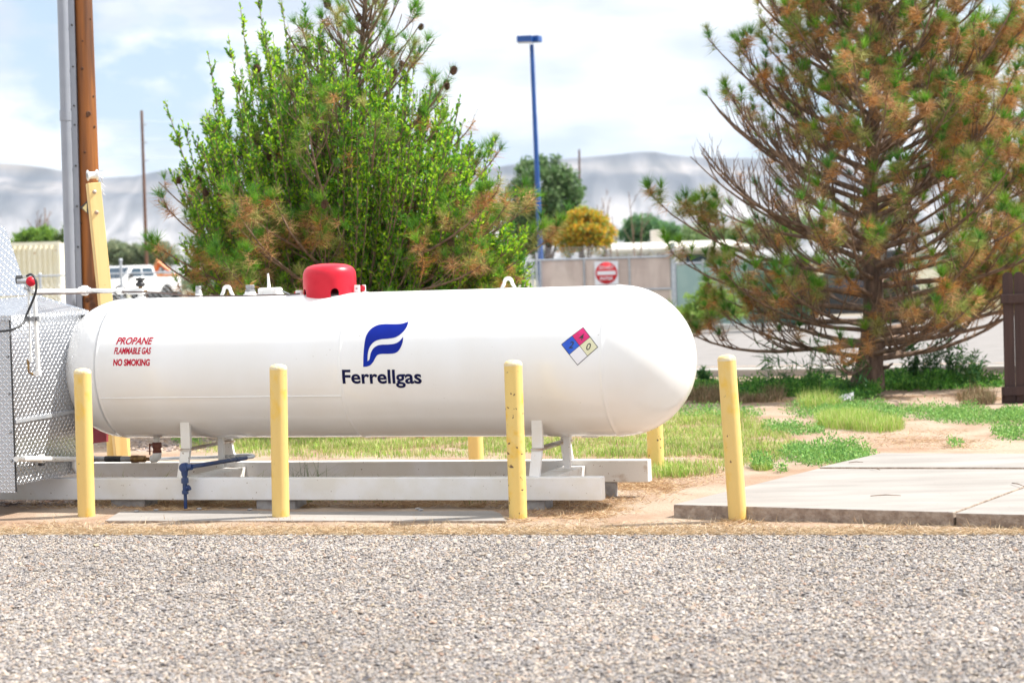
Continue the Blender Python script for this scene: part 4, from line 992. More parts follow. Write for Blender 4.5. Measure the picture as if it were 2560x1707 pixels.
# privacy gate across the road, DO NOT ENTER sign on it
GD = 64.0
gL, gR = atd(1343, 650, GD), atd(1683, 641, GD - .2); zt = (gL[2] + gR[2]) / 2; zg = 0.06
gd_ = nrm(V3(gR[0] - gL[0], gR[1] - gL[1], 0)); gnv = V3(gd_[1], -gd_[0], 0); gnv = gnv if gnv[1] < 0 else -gnv
GX = [gd_, -gnv, V3(0, 0, 1)]
def gp_(x, z, o=0.0):      # point on the gate plane seen at image column x (at rail height)
    P = atd(x, 700, GD); t = (P - gL) @ gd_; q = gL + gd_ * t + gnv * o; return V3(q[0], q[1], z)
gate = add_thing('slatted_gate', (gL[0], gL[1], 0), 'beige slatted metal gate with grey frame across the road', 'gate')
cols = [1349, 1461, 1574, 1678]
for a, b in zip(cols[:-1], cols[1:]):
    P, Q = gp_(a + 3, 0), gp_(b - 3, 0); s = MB(); n_ = 30
    for i in range(n_):
        c = P + (Q - P) * ((i + .5) / n_); s.box(V3(c[0], c[1], (zt + zg) / 2) , (np.linalg.norm(Q - P) / n_ * .93, .012 + .008 * (i % 2), zt - zg - .06), ax=GX)
    s.build('slat_panel', M['slat_beige'], gate)
for x, r, h in ((1343, .035, zt + .25), (1352, .035, zt), (1461, .028, zt), (1574, .028, zt + .06), (1683, .085, zt + .42)):
    rod('gate_post', [gp_(x, 0, .03), gp_(x, h, .03)], r, 'galv', gate, 14)
rod('frame_rail', [gp_(1345, zt, .03), gp_(1683, zt, .03)], .035, 'galv', gate)
rod('frame_rail', [gp_(1345, zg + .05, .03), gp_(1683, zg + .05, .03)], .03, 'galv', gate)
zr = atd(1650, 722, GD)[2]
rod('frame_rail', [gp_(1574, zr, .035), gp_(1690, zr, .035)], .03, 'galv', gate)
for k, z in enumerate((.12, .2, .28, .36)): rod('barbed_wire', [gp_(1345, zt + z), gp_(1683, zt + z)], .006, 'galv', gate, 6)
for x in (1405, 1520, 1630): rod('wire_arm', [gp_(x + 10, zt), gp_(x - 10, zt + .38)], .012, 'galv', gate, 6)
# sign
sL, sR = gp_(1487, 0, .075), gp_(1546, 0, .075); sc_ = (sL + sR) / 2; sz = np.linalg.norm(sR - sL); z1 = atd(1516, 653, GD)[2]; zc = z1 - sz * .5
sg = add_thing('road_sign', (sc_[0], sc_[1], zc), 'white square DO NOT ENTER sign with a red disc hanging on the beige gate', 'sign')
def ongate(bm, name, m_, parent, off, th=.003):
    org = np.array(worldloc(parent)); c = V3(sc_[0], sc_[1], zc) + gnv * off
    for v in bm.verts: v.co = Vector(c + gd_ * v.co.x + V3(0, 0, v.co.y) + gnv * v.co.z - org)
    me = bpy.data.meshes.new(name); bm.to_mesh(me); bm.free(); me.materials.append(M[m_]); o = bpy.data.objects.new(name, me); COL.objects.link(o); o.parent = parent; return o
sbox('sign_plate', V3(sc_[0], sc_[1], zc), (sz, .006, sz), 'sign_white', sg, GX)
s = MB(); s.lathe([(1e-4, .004), (sz * .465, .004), (sz * .465, 0)], V3(sc_[0], sc_[1], zc) + gnv * .004, gnv, n=48); s.build('red_disc', M['sign_red'], sg)
sbox('white_bar', V3(sc_[0], sc_[1], zc) + gnv * .012, (sz * .78, .004, sz * .16), 'sign_white', sg, GX)
for txt, yy in (('DO NOT', .165), ('ENTER', -.30)):
    bm = text_bm(txt, sz * .20, width=sz * (.60 if txt == 'DO NOT' else .54), bold=sz * .003)
    for v in bm.verts: v.co.x -= sz * (.30 if txt == 'DO NOT' else .27); v.co.y += yy * sz
    ongate(bm, 'sign_lettering', 'sign_white', sg, .012)
# open chain-link bay left of the gate
cl = add_thing('chain_link_fence', (*gp_(1325, 0)[:2], 0), 'short chain link fence panel between the bushy pine and the slatted gate', 'fence')
rod('fence_rail', [gp_(1250, zt - .02), gp_(1343, zt - .02)], .022, 'galv', cl); rod('fence_post', [gp_(1332, 0), gp_(1332, zt)], .025, 'galv', cl); rod('fence_post', [gp_(1262, 0), gp_(1262, zt)], .025, 'galv', cl)
def chainlink(parent, a, b, z0, z1, pitch=.16, r=.0028):
    """diagonal wires between two ground points"""
    Lh = np.linalg.norm(b - a); d_ = (b - a) / Lh; H_ = z1 - z0; S = []
    for k in np.arange(-H_, Lh, pitch):
        for sg_ in (1, -1):
            x0, x1 = k, k + H_; zz0, zz1 = (z0, z1) if sg_ > 0 else (z1, z0)
            lo_, hi_ = max(x0, 0), min(x1, Lh)
            if hi_ <= lo_: continue
            f0, f1 = (lo_ - x0) / H_, (hi_ - x0) / H_
            p0 = a + d_ * lo_; p1 = a + d_ * hi_
            S.append((V3(p0[0], p0[1], zz0 + (zz1 - zz0) * f0), V3(p1[0], p1[1], zz0 + (zz1 - zz0) * f1), r, r))
    V, F = limbs(S, 3); np_mesh('wire_mesh', V, F, M['galv'], parent)
chainlink(cl, gp_(1250, 0), gp_(1343, 0), .05, zt - .02)

# blue street lamp behind the gate
LD = 70.0
l0 = atd(1352, 655, LD); l1 = atd(1329, 112, LD); dv = (l1 - l0) / (l1[2] - l0[2]); lb = l0 - dv * l0[2]
lamp = add_thing('street_lamp', (lb[0], lb[1], 0), 'tall blue street lamp with a flat box head', 'street lamp')
rod('lamp_pole', [lb, l0, l1], [.105, .095, .075], 'lamp_blue', lamp, 20)
hc = atd(1323, 99, LD); ha = nrm(V3(1, -.55, 0)); hb = V3(-ha[1], ha[0], 0)
s = MB(); s.box(atd(1330, 99, LD), (.62, .40, .22), ax=[nrm(V3(.92, -.38, 0)), nrm(V3(.38, .92, 0)), TK], bev=.02); s.build('lamp_head', M['lamp_blue'], lamp)
q = atd(1313, 98, LD)
s = MB(); s.box(atd(1312, 99, LD - .35), (.52, .44, .22), ax=[nrm(V3(.99, -.12, 0)), nrm(V3(.12, .99, 0)), TK], bev=.015); hd = s.build('lamp_head', M['lamp_blue'], lamp)
s = MB(); s.box(atd(1312, 99, LD - .35) - V3(0, 0, .118), (.46, .38, .016), ax=[nrm(V3(.99, -.12, 0)), nrm(V3(.12, .99, 0)), TK]); s.build('lamp_glass', M['sign_white'], hd)

# poles and wires far off
def far_pole(xb, yb, xt, yt, D, wpx, label, arms=()):
    a, b = atd(xb, yb, D), atd(xt, yt, D); dv = (b - a) / (b[2] - a[2]); a0 = a - dv * (a[2] - gz(0, D))
    e = add_thing('power_pole', (a0[0], a0[1], float(gz(0, D))), label, 'power pole', 'distant power poles')
    rod('pole_shaft', [a0, b], [wpx / 2 / FPX * D * 1.1, wpx / 2 / FPX * D * .8], 'wood_far', e, 12)
    for ya in arms:
        q = atd(xt + (xb - xt) * (ya - yt) / (yb - yt), ya, D); rod('insulator_pin', [q, q + V3(14 / FPX * D, -.1, .03)], .035, 'galv', e, 8)
    return a0, b
far_pole(367, 668, 354, 277, 120, 8.5, 'thin brown power pole standing alone between the leaning post and the bushy tree', (313, 358, 403))
far_pole(1450, 600, 1448, 374, 150, 6, 'brown power pole rising behind the distant green tree by the blue lamp')
for y, dy in ((313, 12), (358, 10), (403, 8)):
    P = [atd(x, y - 6 + dy * ((x - 360) / 330.) ** 2 * (1 if x < 360 else 2.2) - 4, 120 + (x - 360) * .01) for x in np.linspace(-150, 760, 12)]
    s = MB(); s.tube(P, .011, 5); o = s.build('power_line', M['galv']); tagp(o, {313: 'topmost', 358: 'middle', 403: 'lowest'}[y] + ' of the three thin power lines crossing the sky at the left', 'power line', 'power lines at the left')

# generic leafy tree
def palette(n, cols, jit=.18):
    c = np.array(cols)[rng.integers(0, len(cols), n)]; return np.clip(c * rng.uniform(1 - jit, 1 + jit, (n, 1)), 0, 1)
def leafy(name, D, base_px, lobes, n, lsize, cols, label, cat='tree', group=None, clump=.16, trunk=.12, nlimb=7, bark='bark', z0=None, transl='leaves'):
    zb = float(gz(0, D)) if z0 is None else z0
    b = atd(base_px, 700, D); b[2] = zb
    e = add_thing(name, b, label, cat, group)
    cs = [(atd(x, y, D), rx / FPX * D, ry / FPX * D) for x, y, rx, ry in lobes]
    segs = []
    for c, rx, ry in cs:
        for k in range(max(2, nlimb // len(cs) + 1)):
            tgt = c + V3(rng.uniform(-.7, .7) * rx, rng.uniform(-.7, .7) * rx, rng.uniform(-.6, .7) * ry)
            m1 = b + (tgt - b) * .35 + V3(0, 0, .1 * (tgt[2] - b[2])); pts = [b, m1, b * .3 + tgt * .7 + rng.normal(0, .04 * rx, 3), tgt]
            rr = [trunk, trunk * .55, trunk * .28, trunk * .08]
            for i in range(3): segs.append((pts[i], pts[i + 1], rr[i], rr[i + 1]))
            for j in range(4):
                q = pts[2] + rng.normal(0, .35, 3) * V3(rx, rx, ry); segs.append((pts[2], q, trunk * .15, trunk * .04))
    V, F = limbs(segs, 6); np_mesh('trunk', V, F, M[bark], e)
    vol = np.array([rx * rx * ry for _, rx, ry in cs]); vol /= vol.sum(); B = []; 
    for (c, rx, ry), f in zip(cs, vol):
        m_ = int(n * f); nc = max(6, int(14 / clump * .16 * (1 + 8 * f)))
        dirs = nrm(rng.normal(size=(nc, 3))); rad = rng.uniform(.35, 1, nc) ** .5
        cen = c + dirs * rad[:, None] * V3(rx, rx, ry)
        k = rng.integers(0, nc, m_); B.append(cen[k] + np.clip(rng.normal(size=(m_, 3)), -2, 2) * V3(rx, rx, ry) * clump * rng.uniform(.5, 1.3, nc)[k][:, None])
    B = np.concatenate(B); B = B[B[:, 2] > zb + .05]; n = len(B)
    Dv = rng.normal(size=(n, 3)) + V3(0, 0, .2)
    V, F, C = leaves_mesh(B, Dv, lsize * rng.uniform(.7, 1.3, n), lsize * .55 * rng.uniform(.7, 1.3, n), palette(n, cols))
    np_mesh('crown', V, F, M[transl], e, C)
    return e
G1 = [(.11, .20, .07), (.15, .25, .09), (.08, .16, .06), (.19, .27, .13)]  # far-tree greens lightened so the leaf colour itself carries distance haze
leafy('leafy_tree', 95, 1365, [(1345, 470, 60, 70), (1300, 520, 42, 90), (1400, 500, 55, 70), (1325, 590, 60, 60), (1425, 560, 40, 60), (1380, 430, 30, 40), (1305, 440, 22, 36)], 15000, .22, G1, 'tall dusty green tree behind the gate beside the blue lamp', clump=.17)
leafy('autumn_bush', 80, 1465, [(1462, 570, 62, 44), (1500, 590, 42, 36), (1420, 600, 36, 34), (1460, 540, 36, 22)], 9000, .15, [(.60, .36, .03), (.52, .40, .03), (.34, .36, .05), (.62, .30, .03), (.22, .30, .05)], 'orange and yellow bushy tree behind the gate', clump=.16)
leafy('leafy_tree', 150, 1620, [(1612, 572, 46, 32), (1655, 585, 40, 28), (1580, 590, 30, 20)], 7000, .28, [(.10, .22, .10), (.13, .26, .09)], 'small round green tree above the white roofed house', clump=.2)
leafy('leafy_tree', 160, 1700, [(1700, 596, 60, 30), (1770, 600, 50, 34), (1860, 590, 60, 36), (1960, 580, 60, 40)], 8000, .3, [(.15, .24, .09), (.20, .29, .10)], 'olive green trees massed behind the right pine and the house', clump=.2)
# bare trees
def bare(D, bpx, tops, label, r=.1):
    b = atd(bpx, 700, D); b[2] = float(gz(0, D)); e = add_thing('bare_tree', b, label, 'tree'); segs = []
    def grow(p, q, r0, dep):
        v = q - p; m_ = p + v * .5 + rng.normal(0, .05, 3) * np.linalg.norm(v); segs.append((p, m_, r0, r0 * .75)); segs.append((m_, q, r0 * .75, r0 * .4))
        if dep:
            for k in range(4):
                t = rng.uniform(.3, .95); s0 = p + v * t; grow(s0, s0 + nrm(nrm(v) + rng.normal(0, .4, 3) * V3(1, 1, .5)) * np.linalg.norm(v) * rng.uniform(.15, .3), r0 * .45, dep - 1)
    for x, y in tops: grow(b, atd(x, y, D), r, 3)
    V, F = limbs(segs, 4); np_mesh('branches', V, F, M['twig'], e)
bare(90, 1530, [(1505, 495), (1492, 512), (1518, 505), (1500, 530), (1530, 540)], 'bare brown twiggy tree behind the orange bush', .035)
bare(88, 1596, [(1572, 480), (1605, 530)], 'thin leafless tree in front of the house with the white roof', .035)

# low house with a white roof and a rooftop cooler
HD = 100.0
hb = atd(1660, 690, HD); hb[2] = 0.4; hz = lambda y: atd(1640, y, HD)[2]
hs = add_thing('house', (hb[0], hb[1], 0.4), 'low tan house with a white roof and rooftop cooler beyond the gate', 'house')
xl, xr = atd(1480, 640, HD)[0], atd(1860, 640, HD)[0]
sbox('wall', V3((xl + xr) / 2, HD + 3, (hz(636) + .4) / 2), (xr - xl - 1, 6, hz(636) - .4), 'house_wall', hs)
s = MB(); ea, eb = hz(622), hz(603)
s.prism([V3(xl - .3, HD - 1.2, ea), V3(xr + .3, HD - 1.2, ea), V3(xr - .4, HD + 3, eb), V3(xl + 1.2, HD + 3, eb)], (0, 0, -.16)); s.prism([V3(xl + 1.2, HD + 3, eb), V3(xr - .4, HD + 3, eb), V3(xr + .3, HD + 7, ea), V3(xl - .3, HD + 7, ea)], (0, 0, -.16)); rf = s.build('roof', M['house_roof'], hs)
sbox('rooftop_cooler', atd(1644, 590, HD + 1.5), (.7, .8, .6), 'house_roof', rf, bev=.03)
for x in (1632, 1690): sbox('porch_post', V3(atd(x, 640, HD - .9)[0], HD - .9, (ea + .4) / 2), (.30, .2, ea - .45), 'house_roof', hs)
for x, w_ in ((1545, 1.1), (1600, 1.1), (1740, 1.2)): f_ = sbox('window', V3(atd(x, 640, HD)[0], HD - .01, hz(655)), (w_, .06, .8), 'house_roof', hs); sbox('pane', V3(atd(x, 640, HD)[0], HD - .05, hz(655)), (w_ - .16, .03, .64), 'glass', f_)

# teal screen fence and green dumpster behind the right pine
tl = add_thing('screen_fence', (*atd(1690, 700, 60)[:2], 0), 'pale teal screened fence behind the right pine', 'fence')
a, b = atd(1688, 650, 62), atd(1905, 655, 58); a0, b0 = V3(a[0], a[1], 0), V3(b[0], b[1], 0); dd_ = nrm(b0 - a0)
s = MB(); s.box((a0 + b0) / 2 + V3(0, 0, .95), (np.linalg.norm(b0 - a0), .02, 1.8), ax=[dd_, np.cross(TK, dd_), TK]); s.build('screen_cloth', M['teal'], tl)
rod('fence_rail', [a0 + V3(0, 0, 1.9), b0 + V3(0, 0, 1.9)], .03, 'galv', tl)
for t in (0, .33, .66, 1): rod('fence_post', [a0 * (1 - t) + b0 * t - V3(0, .05, 0), a0 * (1 - t) + b0 * t + V3(0, -.05, 2.0)], .035, 'galv', tl)
DD = 52.0
d0, d1 = atd(1890, 750, DD), atd(2035, 750, DD); hw = abs(d1[0] - d0[0]); dc = V3((d0[0] + d1[0]) / 2, DD + .8, 0)
du = add_thing('dumpster', dc, 'dark green steel dumpster behind the lower branches of the right pine', 'dumpster')
dt = atd(1950, 655, DD)[2]
s = MB(); pr_ = [(dc[0] - hw / 2, DD), (dc[0] + hw / 2, DD)]
s.prism([V3(dc[0] - hw / 2, DD, .25), V3(dc[0] - hw / 2, DD, dt - .25), V3(dc[0] - hw / 2, DD + .2, dt), V3(dc[0] - hw / 2, DD + 1.6, dt), V3(dc[0] - hw / 2, DD + 1.6, .25)], (hw, 0, 0)); s.build('container_body', M['dumpster'], du)
for k in range(5): sbox('rib', V3(dc[0] - hw / 2 + hw * (k + .5) / 5, DD - .03, dt * .45), (.06, .05, dt * .6), 'dumpster', du)
for sx in (-1, 1): sbox('lid', V3(dc[0] + sx * hw * .245, DD + .85, dt + .05), (hw * .48, 1.5, .05), 'dark', du, bev=.01)
for sx in (-1, 1): rod('caster', [V3(dc[0] + sx * hw * .4, DD + .2, .12), V3(dc[0] + sx * hw * .4 + .06, DD + .2, .12)], .12, 'tyre', du, 12)
leafy('green_bush', 56, 1745, [(1770, 778, 80, 20), (1790, 755, 50, 26), (1715, 785, 44, 14), (1770, 730, 26, 26), (1850, 785, 60, 14), (1740, 750, 30, 24)], 8000, .09, [(.24, .38, .07), (.30, .42, .10), (.20, .32, .07)], 'bright lime green bush in front of the teal fence', 'bush', clump=.2, trunk=.04, z0=0)

# vehicles
def car_body(parent, prof2, W_, mname, name='body', yofs=0.0):
    pass
def vehicle(name, P, yaw, label, cat, paint, Lh, Wd, outline, cabin, wheels, wr, windows, group=None, scale=1.0, bed=None):
    """outline/cabin: side profiles (x forward, z); built in world space then parented"""
    e = add_thing(name, P, label, cat, group)
    fx = V3(math.cos(yaw), math.sin(yaw), 0); fy = V3(-fx[1], fx[0], 0)
    def W2(x, y, z): return V3(*P) + (fx * x + fy * y + V3(0, 0, z)) * scale
    def extr(poly, w0, w1=None, nm='body', mt=paint):
        s = MB(); zmin = min(z for _, z in poly); zmax = max(z for _, z in poly)
        w1 = w1 or w0; V = []
        for sg_ in (-1, 1):
            for x, z in poly: t = (z - zmin) / (zmax - zmin + 1e-6); V.append(W2(x, sg_ * (w0 + (w1 - w0) * t) / 2, z))
        k = len(poly); s.add(V, [tuple(range(k)), tuple(range(k, 2 * k))] + [(i, (i + 1) % k, k + (i + 1) % k, k + i) for i in range(k)])
        return s.build(nm, M[mt], e, bevel=.03)
    bd_ = extr(outline, Wd)
    cb_ = extr(cabin, Wd * .96, Wd * .78, 'cab')
    for x, z0_, z1_, x1, w_, side in windows:
        for sg_ in (-1, 1):
            if side == 's':
                zc_ = (cabin and max(z for _, z in cabin)); zl = min(z for _, z in cabin)
                def ww(z): return Wd * (.96 + (.78 - .96) * (z - zl) / (zc_ - zl)) / 2 + .008
                s = MB(); s.prism([W2(x[0], sg_ * ww(z0_), z0_), W2(x[1], sg_ * ww(z0_), z0_), W2(x1[1], sg_ * ww(z1_), z1_), W2(x1[0], sg_ * ww(z1_), z1_)], -fy * sg_ * .02 * scale); s.build('window', M['glass'], cb_)
    for x in wheels:
        for sg_ in (-1, 1):
            c = W2(x, sg_ * (Wd / 2 - .10), wr); s = MB(); s.lathe([(wr * .55 * scale, -.12), (wr * .92 * scale, -.12), (wr * scale, -.09), (wr * scale, .09), (wr * .92 * scale, .12), (wr * .55 * scale, .12), (wr * .55 * scale, -.12)], c, fy * sg_, n=28); w_ = s.build('wheel', M['tyre'], e)
            s = MB(); s.lathe([(1e-4, .09), (wr * .2 * scale, .10), (wr * .5 * scale, .07), (wr * .56 * scale, .115), (wr * .56 * scale, .0), (1e-4, .0)], c, fy * sg_, n=20); s.build('rim', M['grey_metal'], w_)
            s = MB(); s.lathe([(1e-4, 0), (wr * 1.2 * scale, 0), (wr * 1.2 * scale, .012)], W2(x, sg_ * (Wd / 2 + .001), wr * 1.05), fy * sg_, n=24); s.build('wheel_arch', M['dark'], bd_)
    return e, W2, bd_, cb_, fx, fy
TD = 104.0
tp = atd(325, 700, TD); tp[2] = float(gz(0, TD))
yaw = math.radians(180 + 60)
e, W2, bd_, cb_, fx, fy = vehicle('pickup_truck', tp, yaw, 'white pickup truck parked beyond the chain link fence at the left', 'pickup truck', 'car_white', 5.8, 2.0,
    [(-2.9, .55), (2.75, .45), (2.95, .6), (2.95, 1.0), (2.8, 1.18), (1.5, 1.28), (-.95, 1.30), (-2.9, 1.30)],
    [(1.55, 1.24), (.75, 1.88), (.5, 1.93), (-.75, 1.93), (-.92, 1.85), (-1.05, 1.28)], (1.95, -1.75), .42,
    [((-.85, .02), 1.36, 1.8, (-.78, .02), 0, 's'), ((.1, 1.2), 1.36, 1.8, (.1, .72), 0, 's')])
s = MB(); s.prism([W2(1.50, -.80, 1.33), W2(1.50, .80, 1.33), W2(.86, .72, 1.85), W2(.86, -.72, 1.85)], fx * .03); s.build('windscreen', M['glass'], cb_)
s = MB(); s.box(W2(-1.98, 0, 1.22), (1.75, 1.7, .2), ax=[fx, fy, TK]); s.build('load_bed', M['dark'], bd_)
s = MB(); s.box(W2(2.96, 0, .82), (.04, 1.3, .3), ax=[fx, fy, TK], bev=.01); s.build('grille', M['grey_metal'], bd_)
for sy in (-.8, .8):
    s = MB(); s.box(W2(2.93, sy, .9), (.06, .32, .26), ax=[fx, fy, TK], bev=.02); s.build('headlight', M['sign_white'], bd_)
    s = MB(); s.box(W2(1.15, sy * 1.35, 1.42), (.1, .22, .26), ax=[fx, fy, TK], bev=.02); s.build('mirror', M['dark'], cb_)
s = MB(); s.box(W2(2.98, 0, .55), (.12, 1.9, .2), ax=[fx, fy, TK], bev=.02); s.build('bumper', M['grey_metal'], bd_)
VD = 58.0
vp_ = atd(2110, 745, VD); vp_[2] = 0
e, W2, bd_, cb_, fx, fy = vehicle('parked_car', vp_, math.radians(168), 'black car parked behind the trunk of the right pine', 'car', 'car_dark', 4.6, 1.85,
    [(-2.2, .3), (2.2, .3), (2.3, .5), (2.2, .85), (1.2, .98), (-2.1, 1.05), (-2.25, .8)],
    [(1.25, .96), (.5, 1.48), (.2, 1.55), (-1.5, 1.55), (-1.8, 1.5), (-2.1, 1.02)], (1.4, -1.35), .34,
    [((-.95, .0), 1.05, 1.42, (-.9, .0), 0, 's'), ((.1, .95), 1.05, 1.42, (.1, .5), 0, 's')])
# yellow machine arm far behind the right pine
yp_ = atd(2222, 600, 75); yp_[2] = 0
ym = add_thing('yellow_machine', yp_, 'yellow machine far behind the upper trunk of the right pine', 'machine')
s = MB(); s.box(yp_ + V3(0, 0, 1.1), (.9, 1.6, .9), bev=.08); s.build('machine_body', M['car_dark'], ym)
s = MB(); s.box(yp_ + V3(.1, 0, 1.9), (.7, 1.3, .7), bev=.08); s.build('cab', M['car_dark'], ym)
for sx in (-.35, .35): rod('track', [yp_ + V3(sx, -.9, .35), yp_ + V3(sx, .9, .35)], .35, 'tyre', ym, 16)
s = MB(); q0_, q1_, q2_ = yp_ + V3(-.6, 0, 1.6), atd(2205, 545, 75), atd(2222, 500, 75)
s.tube([q0_, q1_, q2_, q2_ + V3(.25, 0, -.55)], [.12, .14, .13, .1], 4, smooth=False); s.build('boom', M['machine_yellow'], ym)

# left: fence, container, orange machine, trees
FD = 50.0
cf = add_thing('chain_link_fence', (*atd(303, 700, FD)[:2], 0), 'grey chain link fence in front of the pickup truck and the shipping container', 'fence')
a, b = atd(-60, 694, FD), atd(430, 681, FD); a0, b0 = V3(a[0], a[1], 0), V3(b[0], b[1], 0); zr = (a[2] + b[2]) / 2
rod('fence_rail', [a0 + V3(0, 0, zr), b0 + V3(0, 0, zr)], .024, 'galv', cf)
for x in (100, 303):
    P = atd(x, 690, FD - .05); top = V3(P[0], P[1], zr + (.33 if x == 303 else .03)); rod('fence_post', [V3(P[0], P[1], 0), top], .034, 'galv', cf, 14)
    s = MB(); s.lathe([(.04, -.03), (.048, 0), (.04, .03), (.02, .045), (1e-4, .048)], top, n=14); s.build('post_cap', M['galv'], cf)
chainlink(cf, a0, b0, .05, zr, .14, .0022)
CD = 88.0; cg = float(gz(0, CD))
xa, xb_ = atd(22, 650, CD)[0], atd(151, 650, CD)[0]; ct_ = atd(90, 606, CD)[2]
co = add_thing('shipping_container', ((xa + xb_) / 2, CD + 1.2, cg), 'cream ribbed shipping container with rust along its top edge', 'container')
s = MB(); n_ = 26; X0 = xb_ - 6.06
V = []
for i in range(n_ * 4 + 1):
    x = X0 + (xb_ - X0) * i / (n_ * 4); off = (0, 0, .14, .14)[i % 4]
    V += [(x, CD + off, cg + .15), (x, CD + off, ct_ - .14)]
F = [(2 * i, 2 * i + 2, 2 * i + 3, 2 * i + 1) for i in range(n_ * 4)]
s.add(V, F); s.build('ribbed_side', M['cream'], co)
sbox('container_box', V3((X0 + xb_) / 2, CD + 1.36, (cg + ct_) / 2), (6.0, 2.36, ct_ - cg - .1), 'cream', co)
for z in (cg + .1, ct_ - .07): sbox('edge_rail', V3((X0 + xb_) / 2, CD - .01, z), (6.06, .10, .16), 'cream', co)
for x in (X0, X0 + 3.9 , xb_ - .06): sbox('corner_post', V3(x, CD - .012, (cg + ct_) / 2), (.14, .12, ct_ - cg), 'cream', co)
leafy('leafy_tree', 105, 90, [(90, 596, 44, 22), (62, 600, 30, 12), (125, 598, 26, 22), (110, 580, 14, 12)], 6000, .20, [(.17, .30, .05), (.22, .36, .05), (.12, .23, .05)], 'green tree topping the cream shipping container', clump=.2)
leafy('leafy_tree', 98, 160, [(158, 640, 18, 62), (168, 600, 14, 30)], 3000, .18, [(.10, .16, .04), (.13, .19, .05)], 'narrow green tree between the container and the conduit', clump=.22)
bare(112, 108, [(105, 535), (120, 545), (90, 550), (112, 520)], 'faint leafless tree above the shipping container', .07)
for x, rx, y, lab in ((292, 30, 632, 'hazy tree above the cab of the pickup truck'), (330, 26, 640, 'low hazy tree behind the far power pole'), (395, 40, 630, 'dense far tree left of the bushy pine')):
    leafy('distant_tree', 150, x, [(x, y, rx, 22), (x + 10, y + 18, rx, 16)], 3500, .3, [(.20, .26, .15), (.26, .29, .17)], lab, group='hazy far trees at the left', clump=.2)  # pale leaf tones have the distance haze mixed into them
og = atd(402, 690, 112); og[2] = .9
om = add_thing('orange_machine', og, 'orange machine parked at the left edge of the bushy tree', 'machine')
s = MB(); s.box(og + V3(.2, 0, 1.0), (1.4, 1.4, 1.0), bev=.08); s.build('machine_body', M['orange'], om)
s = MB(); s.tube([og + V3(-.5, 0, 1.2), og + V3(-.1, 0, 2.2), og + V3(.5, 0, 1.7)], [.2, .22, .16], 4, smooth=False); s.build('boom', M['orange'], om)
for sx in (-.3, .7): rod('wheel', [og + V3(sx, -.8, .35), og + V3(sx, .8, .35)], .35, 'tyre', om, 16)
# far tree belt along the foot of the mountains
n = 26000; xx = rng.uniform(-340, 420, n); yy = rng.uniform(420, 900, n); hgt = 3.2 + 3.5 * np.clip(vnoise(xx, yy, .02, 5) + .3, 0, 1)
B = np.stack([xx * yy / 600, yy, .5 + rng.uniform(0, 1, n) * hgt], -1)
V, F, C = leaves_mesh(B, rng.normal(size=(n, 3)), rng.uniform(.9, 2.2, n), rng.uniform(.6, 1.3, n), palette(n, [(.10, .14, .07), (.13, .15, .08), (.08, .12, .05)]))
tagp(np_mesh('distant_woods', V, F, M['leaves'], colors=C), 'belt of far hazy trees along the foot of the mountains', 'woods', kind='stuff')

# dark brown picket fence at the right edge
KD = at(2520, 1012)[1]
kx = atd(2502, 1010, KD)
kf = add_thing('picket_fence', (kx[0], kx[1], 0), 'dark brown wooden picket fence cut off by the right edge of the photo', 'fence')
pw = 26.5 / FPX * KD; x = atd(2513, 1000, KD)[0]; kt = atd(2520, 680, KD)[2]
for i in range(7):
    c = x + pw * .5 + i * (pw + .008); s = MB(); wv_ = pw * .5
    s.prism([V3(c - wv_, KD, .04), V3(c + wv_, KD, .04), V3(c + wv_, KD, kt - .06)] + [V3(c + wv_ * math.cos(a), KD, kt - .06 + .06 * math.sin(a)) for a in np.linspace(.2, math.pi - .2, 9)] + [V3(c - wv_, KD, kt - .06)], (0, .02, 0))
    s.build('picket', M['brown_fence'], kf)
Lr = 7 * (pw + .01)
for y0_, y1_ in ((736, 758), (966, 988)):
    z0_, z1_ = atd(2520, y1_, KD)[2], atd(2520, y0_, KD)[2]; sbox('fence_rail', V3(x + Lr / 2 - .03, KD - .022, (z0_ + z1_) / 2), (Lr, .04, z1_ - z0_), 'brown_fence', kf, bev=.003)
sbox('kick_board', V3(x + Lr / 2 - .03, KD + .03, .1), (Lr, .02, .2), 'brown_fence', kf)
# scrap of paper
q = at(2112, 1004); s = MB(); s.prism([q + V3(-.12, 0, .01), q + V3(.10, -.02, .015), q + V3(.12, .05, .10), q + V3(-.02, .06, .07)], (0, .01, .01)); o = s.build('paper_scrap', M['paper']); tagp(o, 'small scrap of white litter left of the right pine trunk', 'litter')

# air
s = MB(); s.box((0, 7000, 20), (25000, 14600, 1200)); hz_o = s.build('haze', bpy.data.materials.new('haze'))
hm = hz_o.data.materials[0]; hm.use_nodes = True; t = hm.node_tree; t.nodes.clear(); o = t.nodes.new('ShaderNodeOutputMaterial'); pv = t.nodes.new('ShaderNodeVolumePrincipled')
pv.inputs['Color'].default_value = (.66, .80, 1.0, 1); pv.inputs['Density'].default_value = 6.5e-5; pv.inputs['Anisotropy'].default_value = .0
t.links.new(pv.outputs[0], o.inputs['Volume'])
tagp(hz_o, 'pale air haze over the whole valley', 'haze', kind='stuff')
